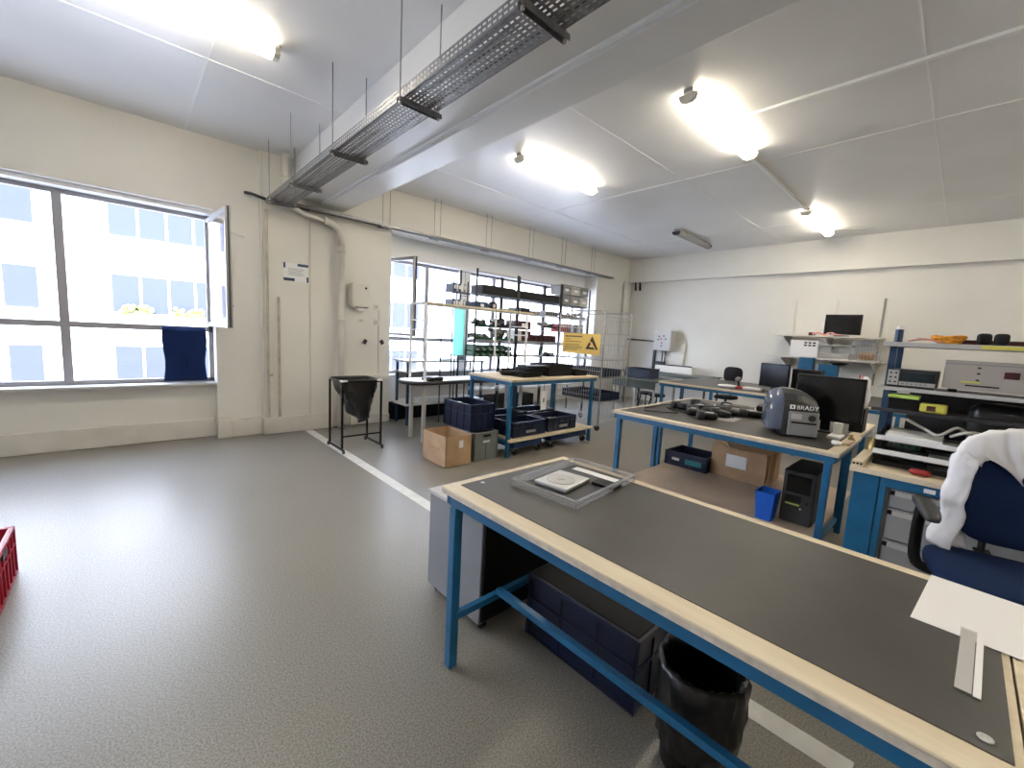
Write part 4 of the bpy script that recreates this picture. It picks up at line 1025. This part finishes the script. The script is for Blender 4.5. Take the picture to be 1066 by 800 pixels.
def box_item(name, x0, x1, z, h, m, label, cat, y0=YF+.02, y1=YF+.36, face=None, group=None, m2='black'):
    t = thing(name, label, cat, ((x0+x1)/2, (y0+y1)/2, z+.006), 0, group); w_ = (x1-x0)/2; d_ = (y1-y0)/2
    MB().box(-w_, w_, -d_, d_, 0, h).build('body', m, t, bev=.005)
    if face == 'lid': MB().box(-w_-.003, w_+.003, -d_-.003, d_+.003, h*.82, h+.002).build('lid', m, t)
    if face == 'label': MB().box(-w_*.4, w_*.2, -d_-.002, -d_, h*.3, h*.7).build('label', 'paper', t)
    if face == 'slots':
        for k in range(5): MB().box(-w_*.9+k*w_*.36, -w_*.9+k*w_*.36+w_*.2, -d_-.002, -d_, h*.2, h*.75).build('slot', m2, t)
    return t
box_item('equipment_case', 4.46, 5.22, LV[0], .15, 'black', 'long black equipment case on the top shelf of the left rack', 'case', face='lid')
box_item('equipment_case', 5.34, 6.42, LV[0], .14, 'black', 'long black-green equipment case on the top shelf of the middle rack', 'case', face='lid', m2='greenbin')
for i, (x, z, l) in enumerate(((4.01, LV[0], 'upper'), (4.17, LV[0], 'upper'))): pass
# end extension shelf with binders, left of the rack
t = thing('wire_rack', 'short black wire rack end holding binders beside the turquoise sheet', 'rack', (4.13, 5.98, 0))
O = (4.13, 5.98, 0)
for x in (3.98, 4.27):
    for y in (5.80, 6.12): MB(O).cyl((x, y, 0), (x, y, 2.44), .011, n=8).build('post', 'blackwire', t)
for z in (LV[0], LV[1], 1.2):
    s_ = MB(O)
    for k in range(8): y = 5.80+.32*k/7; s_.cyl((3.98, y, z), (4.27, y, z), .003, n=4)
    for x in (3.98, 4.27): s_.cyl((x, 5.80, z), (x, 6.12, z), .005, n=6)
    s_.build('wire_shelf', 'blackwire', t)
nmz = ['upper', 'lower']
for j, z in enumerate((LV[0], LV[1])):
    for k in range(5):
        x = 4.0+.052*k
        t = thing('ring_binder', ['leftmost', 'second', 'middle', 'fourth', 'rightmost'][k]+' ring binder on the %s binder shelf by the window' % nmz[j], 'binder', (x+.025, 5.95, z+.006), 0, 'binders on the rack end')
        MB().box(-.023, .023, -.12, .12, 0, .13).build('cover', ('bluedark', 'binder', 'bluedark', 'white', 'binder')[k], t, bev=.002)
        MB().box(-.015, .015, -.123, -.12, .04, .10).build('spine_label', 'paper', t)
box_item('electronic_module', 4.36, 4.60, LV[1], .12, 'bluedark', 'dark blue module left on the second shelf of the left rack', 'module', face='label')
t = thing('reel', 'silver and black reel on the second shelf of the left rack', 'reel', (4.78, YF+.12, LV[1]+.006))
MB().cyl((0, -.04, .075), (0, .04, .075), .075, n=24).build('disc', 'black', t)
MB().cyl((0, -.045, .075), (0, .045, .075), .035, n=20).build('hub', 'lgrey', t)
box_item('flat_module', 4.92, 5.22, LV[1], .05, 'greenpcb', 'flat green board on the second shelf of the left rack', 'board')
box_item('electronic_module', 5.36, 5.62, LV[1], .10, 'dgrey', 'dark grey module left on the second shelf of the middle rack', 'module', face='slots')
box_item('electronic_module', 5.66, 5.88, LV[1], .06, 'junk', 'low metal module on the second shelf of the middle rack', 'module')
box_item('electronic_module', 6.05, 6.42, LV[1]-.01, .10, 'mgrey', 'grey module at the right of the second middle shelf', 'module', face='slots')
def junkpile(x0, x1, z, h, label, m, seed, n=14):
    t = thing('parts_tray', label, 'tray', ((x0+x1)/2, YF+.17, z+.006)); w_ = (x1-x0)/2
    MB().box(-w_, w_, -.15, .15, 0, .008).box(-w_, w_, -.15, -.145, 0, .035).build('tray', 'greenbin' if m == 'greenpcb' else 'dgrey', t)
    rr = random.Random(seed)
    for k in range(n):
        s_ = rr.uniform(.03, .07)
        MB().obox((rr.uniform(-w_+.05, w_-.05), rr.uniform(-.11, .10), .012+rr.uniform(.02, h)), (s_*1.5, s_, s_*.8), (rr.uniform(-.5, .5), rr.uniform(-.5, .5), rr.uniform(0, 3))).build('part', rr.choice([m, 'junk', 'dgrey', 'lgrey', m]), t)
junkpile(4.36, 4.76, LV[2], .09, 'tray of green circuit boards on the third shelf of the left rack', 'greenpcb', 1, 30)
junkpile(4.80, 5.22, LV[2], .13, 'tray of mixed black parts on the third shelf of the left rack', 'junk', 2, 32)
junkpile(4.36, 4.74, LV[3], .07, 'tray of boards left on the fourth shelf of the left rack', 'greenpcb', 3, 30)
junkpile(4.80, 5.22, LV[3], .16, 'high pile of boards right on the fourth shelf of the left rack', 'greenpcb', 4, 40)
junkpile(5.98, 6.42, LV[2]+.05, .10, 'grey parts pile behind the white post on the middle rack', 'junk', 5)
junkpile(6.15, 6.42, LV[4], .06, 'small dark parts pile on the fifth shelf of the middle rack', 'junk', 6)
# green bins
proto = thing('parts_bin', 'x', 'bin', (0, 0, 0), 0, 'green parts bins on the left rack')
MB().box(-.066, .066, -.12, .12, 0, .006).box(-.066, -.062, -.12, .12, 0, .085).box(.062, .066, -.12, .12, 0, .085).box(-.066, .066, .116, .12, 0, .085).box(-.066, .066, -.12, -.116, 0, .045).build('bin_shell', 'greenbin', proto)
MB().box(-.03, .03, -.123, -.12, .012, .034).build('label', 'lgrey', proto)
MB().sq((0, .01, .035), (.055, .10, .025), .4, .4, nu=10, nv=6).build('contents', 'junk', proto)
rows = ((LV[4]+.006, 'bottom'), (LV[4]+.100, 'upper'))
first = True
for r_, (z, rn) in enumerate(rows):
    for k in range(6):
        l = 'green parts bin, %s from the left in the %s bin row' % (['first', 'second', 'third', 'fourth', 'fifth', 'sixth'][k], rn)
        p_ = (4.41+.145*k, YF+.14, z)
        if first: proto.location = p_; proto['label'] = l; first = False
        else: dup(proto, p_, l)
solo('bin_rail', MB().box(4.33, 5.24, YF+.26, YF+.27, LV[4], LV[4]+.2), 'greenbin', 'green back panel behind the parts bins', 'panel')
box_item('carton', 5.32, 5.66, LV[2], .15, 'maroon', 'maroon carton on the third shelf of the middle rack', 'box', face='label')
box_item('carton', 5.46, 5.68, LV[3], .19, 'maroon', 'upright maroon carton on the fourth shelf of the middle rack', 'box', face='label')
box_item('carton', 5.70, 6.40, LV[3], .13, 'maroon', 'long maroon carton on the fourth shelf of the middle rack', 'box', face='slots', m2='black')
box_item('white_carton', 5.33, 5.43, LV[3], .2, 'offwhite', 'narrow white carton left of the upright maroon carton', 'box')
box_item('flat_module', 5.4, 6.0, LV[4], .03, 'lgrey', 'flat pale plates on the fifth shelf of the middle rack', 'plate')
t = thing('spray_bottle', 'green spray bottle on the fifth shelf of the middle rack', 'bottle', (5.98, YF+.06, LV[4]+.006+.03))
MB().lathe([(0, 0), (.028, 0), (.028, .10), (.01, .14), (.01, .17), (0, .17)], n=14).build('bottle_body', 'greenbin', t, smooth=True)
MB().box(-.02, .03, -.01, .01, .17, .19).build('trigger', 'white', t)
# right rack: stacked clear/grey boxes and red folders
k = 0
for j, (z, m) in enumerate(((LV[0], 'cabgrey'), (LV[0]+.21, 'lgrey'))):
    for i in range(3):
        x0 = 6.50+.29*i
        lab = ('upper ' if j else 'lower ')+['left', 'middle', 'right'][i]+' grey-blue storage box at the top of the right rack'
        t = thing('storage_box', lab, 'box', (x0+.135, YF+.18, z+.006), 0, 'storage boxes on the right rack')
        MB().box(-.135, .135, -.16, .16, 0, .17).build('body', ['cabgrey', 'mgrey', 'lgrey'][(i+j) % 3], t, bev=.006)
        MB().box(-.14, .14, -.165, .165, .17, .19).build('lid', 'mgrey', t, bev=.003)
        MB().box(-.05, .06, -.163, -.16, .06, .11).build('label', 'paper', t)
junkpile(6.52, 7.30, LV[1]-.0, .09, 'dark and white parts row on the second shelf of the right rack', 'junk', 8, 26)
for i in range(10):
    x = 6.53+.075*i
    t = thing('folder', ['first', 'second', 'third', 'fourth', 'fifth', 'sixth', 'seventh', 'eighth', 'ninth', 'tenth'][i]+' folder from the left in the red and blue folder row', 'folder', (x, YF+.14, LV[2]+.006), 0, 'folders on the right rack')
    MB().box(-.033, .033, -.12, .12, 0, .16).build('cover', 'red' if i < 4 else ('bluedark', 'binder', 'white')[i % 3], t, bev=.002)
    MB().box(-.02, .02, -.123, -.12, .09, .13).build('spine_label', 'paper', t)

# ------------------------------------------------------------------ wire cage trolley
t = thing('roll_cage', 'tall chrome wire cage trolley right of the racks', 'trolley', (6.4, 4.7, 0))
O = (6.4, 4.7, 0); x0, x1, y0, y1, hh = 6.0, 6.8, 4.2, 5.2, 2.09
for x in (x0, x1):
    f = MB(O).tube([(x, y0, .12), (x, y0, hh-.06), (x, y0+.02, hh-.02), (x, y0+.07, hh), (x, y1-.07, hh), (x, y1-.02, hh-.02), (x, y1, hh-.06), (x, y1, .12)], .013, 8)
    f.build('tube_frame', 'chrome', t, smooth=True)
    g = MB(O)
    for k in range(1, 20): y = y0+(y1-y0)*k/20; g.cyl((x, y, .17), (x, y, hh), .0035, n=5)
    for z in (.17, .6, 1.05, 1.25, 1.5, 1.95): g.cyl((x, y0, z), (x, y1, z), .005, n=6)
    g.build('side_grid', 'chrome', t)
g = MB(O)
for k in range(1, 13): x = x0+(x1-x0)*k/13; g.cyl((x, y1, .17), (x, y1, hh-.1), .0035, n=5)
for z in (.17, .6, 1.25, 1.7, hh-.1): g.cyl((x0, y1, z), (x1, y1, z), .005, n=6).cyl((x0, y0, z), (x1, y0, z), .006, n=6) if z > 1.6 or z < .2 else g.cyl((x0, y1, z), (x1, y1, z), .005, n=6)
g.build('rear_grid', 'chrome', t)
g = MB(O)
for k in range(1, 10): x = x0+(x1-x0)*k/10; g.cyl((x, y0, .95), (x, y0, 1.98), .0035, n=5)
g.cyl((x0, y0, .95), (x1, y0, .95), .005, n=6)
g.build('front_gate', 'chrome', t)
MB(O).box(x0+.03, x1-.03, y0+.03, y1-.03, 1.235, 1.25).build('upper_shelf', 'chrome', t)
for z in (.14, .50, .92):
    s_ = MB(O)
    for k in range(21): y = y0+(y1-y0)*k/20; s_.cyl((x0, y, z), (x1, y, z), .003, n=4)
    for x in (x0, (x0+x1)/2, x1): s_.cyl((x, y0, z-.008), (x, y1, z-.008), .006, n=6)
    s_.build('wire_shelf', 'chrome', t)
for x in (x0+.04, x1-.04):
    for y in (y0+.04, y1-.04):
        c_ = MB(O).box(x-.02, x+.02, y-.02, y+.02, .08, .13).build('castor', 'steel', t)
        MB(O).cyl((x-.014, y, .05), (x+.014, y, .05), .05, n=18).build('wheel', 'dgrey', c_)
lab = ['low navy crate on the near part of the wire cage shelf', 'low navy crate on the far part of the wire cage shelf', 'navy crate on the lower cage shelf, near end', 'navy crate on the lower cage shelf, far end']
for i, (y, z) in enumerate(((4.47, .93), (4.93, .93), (4.47, .51), (4.93, .51))):
    crate('plastic_crate', lab[i], 'crate', (6.4, y, z), .6, .42, .14, 'bluecrate', ribs=5, group='navy crates in the wire cage')
# sign
t = thing('warning_sign', 'yellow warning sign with black triangle hung on the wire cage', 'sign', (5.98, 4.68, 1.33))
MB().box(-.004, .0, -.42, .42, 0, .36).build('board', 'yellow', t, label='yellow board')
def tri(cy, cz, s_, m, dx, nme):
    MB().prism([(cy-s_, cz-s_*.6), (cy+s_, cz-s_*.6), (cy, cz+s_*1.1)], -dx, -.004, 'x').build(nme, m, t)
tri(-.25, .17, .135, 'ink', .006, 'triangle')
tri(-.25, .16, .055, 'yellow', .0075, 'triangle_gap')
MB().bar((-.008, -.33, .10), (-.008, -.18, .25), .002, .022).build('slash', 'yellow', t)
for k, (z, a, b_) in enumerate(((.29, -.02, .36), (.245, .24, .36), (.205, -.02, .36), (.15, .02, .36), (.115, -.04, .36), (.085, .0, .36), (.055, .08, .36))):
    g = MB(); rr = random.Random(k); yy = b_
    hgt = .026 if k == 0 else .010
    while yy > a:
        w_ = rr.uniform(.012, .03) if k else rr.uniform(.018, .026)
        g.box(-.0055, -.004, yy-w_, yy, z, z+hgt); yy -= w_+(.006 if k else .008)
    g.build('text_line', 'ink', t)
for y in (-.3, .3): MB().cyl((0, y, .36), (.02, y, .42), .003).build('tie', 'black', t)

# ------------------------------------------------------------------ far corner, back wall
t = thing('control_box', 'grey electrical control box with red buttons on the back wall', 'control box', (10.38, 5.38, 1.40))
MB().box(-.12, .15, -.24, .24, 0, .52).build('enclosure', 'lgrey', t, bev=.008)
MB().box(-.135, -.12, -.225, .225, .015, .505).build('door', 'lgrey', t, bev=.004)
for (y, z, m) in ((.08, .36, 'dgrey'), (-.04, .38, 'dgrey'), (.02, .30, 'red'), (.10, .28, 'dgrey'), (0, .20, 'red'), (0, .12, 'maroon'), (-.1, .3, 'dgrey')):
    MB().cyl((-.135, y, z), (-.155, y, z), .018, n=14).build('button', m, t)
MB().cyl((.05, .05, 0), (.05, .05, -.54), .018).cyl((.05, -.02, 0), (.05, -.02, -.54), .014).build('feed_conduit', 'dgrey', t)
solo('wall_pipe', MB().cyl((10.55, 6.6, 1.66), (10.5, 5.64, 1.63), .018), 'dgrey', 'dark horizontal pipe left of the control box', 'pipe')
solo('trunking_post', MB().box(10.46, 10.54, 5.66, 5.72, .86, 1.40), 'dgrey', 'dark vertical post left below the control box', 'post')
t = thing('long_box', 'long white box with a black bar on top against the back wall', 'box', (10.2, 4.93, .86))
MB().box(-.1, .1, -.48, .50, 0, .17).build('body', 'offwhite', t, bev=.006)
MB().box(-.04, .03, -.40, .30, .17, .20).build('black_bar', 'black', t)
MB().box(-.06, .04, .30, .52, .17, .26).build('black_block', 'black', t)
solo('plastic_crate', MB().box(-.2, .2, -.28, .28, 0, .20).box(-.21, .21, -.29, .29, .17, .20), 'bluecrate', 'navy crate on the dark green desk by the far corner', 'crate', loc=(8.15, 4.66, .84), bev=.006)
solo('corner_pipe', MB().cyl((10.2, 6.56, 0), (10.2, 6.56, 3.22), .05, n=16).cyl((10.2, 6.56, 3.1), (10.2, 6.56, 3.16), .065, n=16), 'wall', 'painted pipe in the far corner of the room', 'pipe', smooth=False)
for i, y in enumerate((6.45, 6.32)):
    solo('corner_bracket', MB().cyl((10.5, y, 3.22), (10.5, y-.02, 3.0), .02, .03), 'black', ['left small black hook under the back wall beam', 'right small black hook under the back wall beam'][i], 'hook')
# wall mounted shelving
t = thing('wall_shelving', 'white wall shelving on vertical rails on the back wall', 'shelf', (10.4, 1.9, 1.4))
O = (10.4, 1.9, 1.4)
for y, m in ((2.58, 'offwhite'), (1.87, 'offwhite'), (1.15, 'mgrey')):
    MB(O).box(10.58, 10.6, y-.015, y+.015, 1.0, 2.66).build('rail', m, t)
    for z in (1.88, 1.44): MB(O).add([(10.58, y-.01, z), (10.58, y+.01, z), (10.0, y+.01, z), (10.0, y-.01, z), (10.58, y-.01, z-.22), (10.58, y+.01, z-.22), (10.0, y+.01, z-.03), (10.0, y-.01, z-.03)],
        [(0, 1, 2, 3), (4, 7, 6, 5), (0, 4, 5, 1), (3, 2, 6, 7), (0, 3, 7, 4), (1, 5, 6, 2)]).build('bracket', 'lgrey', t)
MB(O).box(9.95, 10.57, 1.05, 2.75, 1.88, 1.905).build('shelf_board', 'offwhite', t)
MB(O).box(9.9, 10.57, 1.0, 2.85, 1.44, 1.47).build('shelf_board', 'offwhite', t)
MB(O).box(9.9, 10.2, 1.45, 2.0, 1.72, 1.74).build('middle_tray', 'lgrey', t)
monitor('monitor', 'black monitor standing on the white wall shelving', (10.05, 1.65, 1.906), math.radians(6), .56, .38, .03)
t = thing('wire_basket', 'chrome wire basket on the right end of the wall shelving', 'basket', (10.1, 1.25, 1.47)); O = (0, 0, 0)
g = MB()
for z in (.01, .12, .22, .34): g.tube([(-.16, -.18, z), (.16, -.18, z), (.16, .2, z), (-.16, .2, z)], .005, 6, True)
for k in range(9):
    y = -.18+.38*k/8; g.cyl((-.16, y, .01), (-.16, y, .34), .003, n=4); g.cyl((.16, y, .01), (.16, y, .34), .003, n=4)
for k in range(7): x = -.16+.32*k/6; g.cyl((x, -.18, .01), (x, -.18, .34), .003, n=4).cyl((x, .2, .01), (x, .2, .34), .003, n=4)
g.build('wire_body', 'chrome', t)
solo('brown_pouch', MB().sq((0, 0, .07), (.1, .12, .07), .5, .5), 'cardin', 'brown pouch inside the chrome wire basket', 'pouch', loc=(10.1, 1.24, 1.485), smooth=True)
solo('clipboard_sheet', MB().box(9.88, 9.886, 1.96, 2.42, 1.48, 1.80), 'paper', 'white paper notice clipped to the front of the wall shelving', 'notice')
for k in range(6):
    pass
b = MB()
for r_ in range(2):
    for c_ in range(3): b.box(9.876, 9.88, 2.0+c_*.07, 2.05+c_*.07, 1.69+.05*r_, 1.72+.05*r_)
o = b.build('printed_block', 'dgrey', bpy.data.objects['clipboard_sheet'])
solo('paper_tray', MB().box(-.13, .13, -.24, .24, 0, .10).box(-.15, .13, -.24, .24, .045, .055), 'lgrey', 'grey paper tray on the lower wall shelf under the notice', 'tray', loc=(10.1, 1.72, 1.471), bev=.004)
solo('red_cable_pile', MB().tube(cable([(9.98, 2.1, 1.93), (10.0, 2.0, 1.96), (9.98, 1.9, 1.92), (10.02, 1.82, 1.97), (9.98, 1.72, 1.93), (9.99, 1.6, 1.92)], .018), .018, 6), 'pink', 'reddish cable pile in front of the shelf monitor', 'cable')
solo('power_brick', MB().box(-.04, .04, -.05, .05, 0, .06), 'maroon', 'small brown block on the upper wall shelf left of the monitor', 'block', loc=(10.05, 2.12, 1.906))
# things on far benches
monitor('monitor', 'black monitor on the far workbench behind the label printer', (8.0, 2.13, T+.003), math.radians(-4), .44, .40, .07)
t = thing('barcode_scanner', 'upright barcode scanner with red base on the far workbench', 'scanner', (7.75, 2.58, T+.003))
MB().lathe([(0, 0), (.06, 0), (.055, .03), (.02, .05), (0, .05)], n=18).build('base', 'red', t, smooth=True)
MB().bar((0, 0, .04), (.01, .02, .15), .035, .03).build('grip', 'black', t)
MB().obox((-.02, .02, .17), (.11, .06, .05), (0, -.2, 0)).build('head', 'mgrey', t, bev=.008)
t = thing('task_chair', 'small dark office chair standing beyond the far workbench', 'chair', (9.85, 3.48, 0))
MB().sq((.12, 0, .98), (.03, .20, .17), .6, .7, fn=lambda q: Vector((q.x+.04*(q.y/.2)**2, q.y, q.z))).build('backrest', 'blackm', t, smooth=True)
MB().sq((-.12, 0, .48), (.22, .22, .04), .5, .6).build('seat', 'blackm', t, smooth=True)
MB().bar((0, 0, .45), (.15, 0, .5), .05, .012).bar((.15, 0, .5), (.15, 0, .95), .05, .012).build('back_bar', 'black', t)
MB().cyl((-.12, 0, .07), (-.12, 0, .46), .025).build('gas_lift', 'black', t)
for k in range(5):
    a = k*2*PI/5; MB().bar((-.12, 0, .08), (-.12+.27*math.cos(a), .27*math.sin(a), .05), .04, .03).build('base_arm', 'black', t)
    MB().cyl((-.12+.26*math.cos(a), .26*math.sin(a)-.02, .025), (-.12+.26*math.cos(a), .26*math.sin(a)+.02, .025), .025).build('castor', 'black', t)
solo('white_rag', MB().sq((0, 0, .02), (.12, .16, .025), .8, .8), 'paper', 'white rag on the far workbench in front of the dark chair back', 'rag', loc=(7.85, 2.80, T+.003), smooth=True)
solo('white_tray', MB().box(-.12, .12, -.15, .15, 0, .03), 'white', 'white tray between the barcode scanner and the far monitor', 'tray', loc=(7.95, 2.42, T+.003), bev=.004)
t = thing('blue_box', 'bright blue carton hanging below the white notice', 'box', (9.75, 2.12, 1.30))
t.location = (9.3, 1.98, .872)
MB().box(-.1, .1, -.11, .11, .0, .60).build('carton', 'blue', t, bev=.004)
t = thing('blue_box', 'wider blue carton right of the bright blue one', 'box', (9.3, 1.66, .872))
MB().box(-.1, .1, -.16, .12, .0, .50).build('carton', 'blue', t, bev=.004)
solo('black_bowl', MB().lathe([(0, 0), (.08, 0), (.15, .04), (.14, .05), (0, .03)], n=20), 'black', 'flat black dish on top of the wider blue carton', 'dish', loc=(9.3, 1.50, 1.372), smooth=True)
box_item('black_printer', 8.5, 8.8, .866, .40, 'black', 'black printer behind the big monitor', 'printer', y0=1.6, y1=2.0)
for i, (x, y) in enumerate(((8.0, 4.2), (8.1, 4.5))):
    t = thing('stool', ['near', 'far'][i]+' black stool under the dark green desk', 'stool', (x, y, 0))
    MB().cyl((0, 0, .50), (0, 0, .55), .16, n=20).build('seat', 'black', t, bev=.01)
    for k in range(4):
        a = k*PI/2+.5; MB().cyl((.1*math.cos(a), .1*math.sin(a), .5), (.2*math.cos(a), .2*math.sin(a), 0), .013).build('leg', 'black', t)
    MB().tube([(.16*math.cos(a*PI/6), .16*math.sin(a*PI/6), .2) for a in range(12)], .008, 6, True).build('foot_ring', 'black', t)

# ------------------------------------------------------------------ light
sun = bpy.data.lights.new('sun', 'SUN'); sun.energy = 4; sun.angle = .01; sun.color = (.97, .97, 1)
so = bpy.data.objects.new('sun', sun); col.objects.link(so)
so.rotation_euler = Vector((.35, 1, -.9)).to_track_quat('-Z', 'Y').to_euler()
wd = bpy.data.worlds.new('world'); bpy.context.scene.world = wd; wd.use_nodes = True
bg = wd.node_tree.nodes['Background']; bg.inputs[0].default_value = (.58, .71, 1, 1); bg.inputs[1].default_value = 2.0

# ------------------------------------------------------------------ camera
F = 434.1
rx, ry, rz = 1.17479202e-01, 5.39150279e-02, 8.20983745e-01
yaw = Matrix(((math.sin(rz), -math.cos(rz), 0), (0, 0, -1), (math.cos(rz), math.sin(rz), 0)))
P = Matrix(((1, 0, 0), (0, math.cos(rx), -math.sin(rx)), (0, math.sin(rx), math.cos(rx))))
Q = Matrix(((math.cos(ry), -math.sin(ry), 0), (math.sin(ry), math.cos(ry), 0), (0, 0, 1)))
W = Q@P@yaw
cam = bpy.data.cameras.new('camera'); co = bpy.data.objects.new('camera', cam); col.objects.link(co)
cam.sensor_width = 36; cam.lens = F/1066*36; cam.clip_start = .02; cam.clip_end = 200
mw = Matrix((W[0], -W[1], -W[2])).transposed().to_4x4(); mw.translation = (0, 0, 1.6)
co.matrix_world = mw
sc = bpy.context.scene; sc.camera = co
sc.view_settings.view_transform = 'Standard'; sc.view_settings.look = 'None'
sc.view_settings.gamma = 1; sc.view_settings.use_curve_mapping = False
sc.view_settings.exposure = 2.68
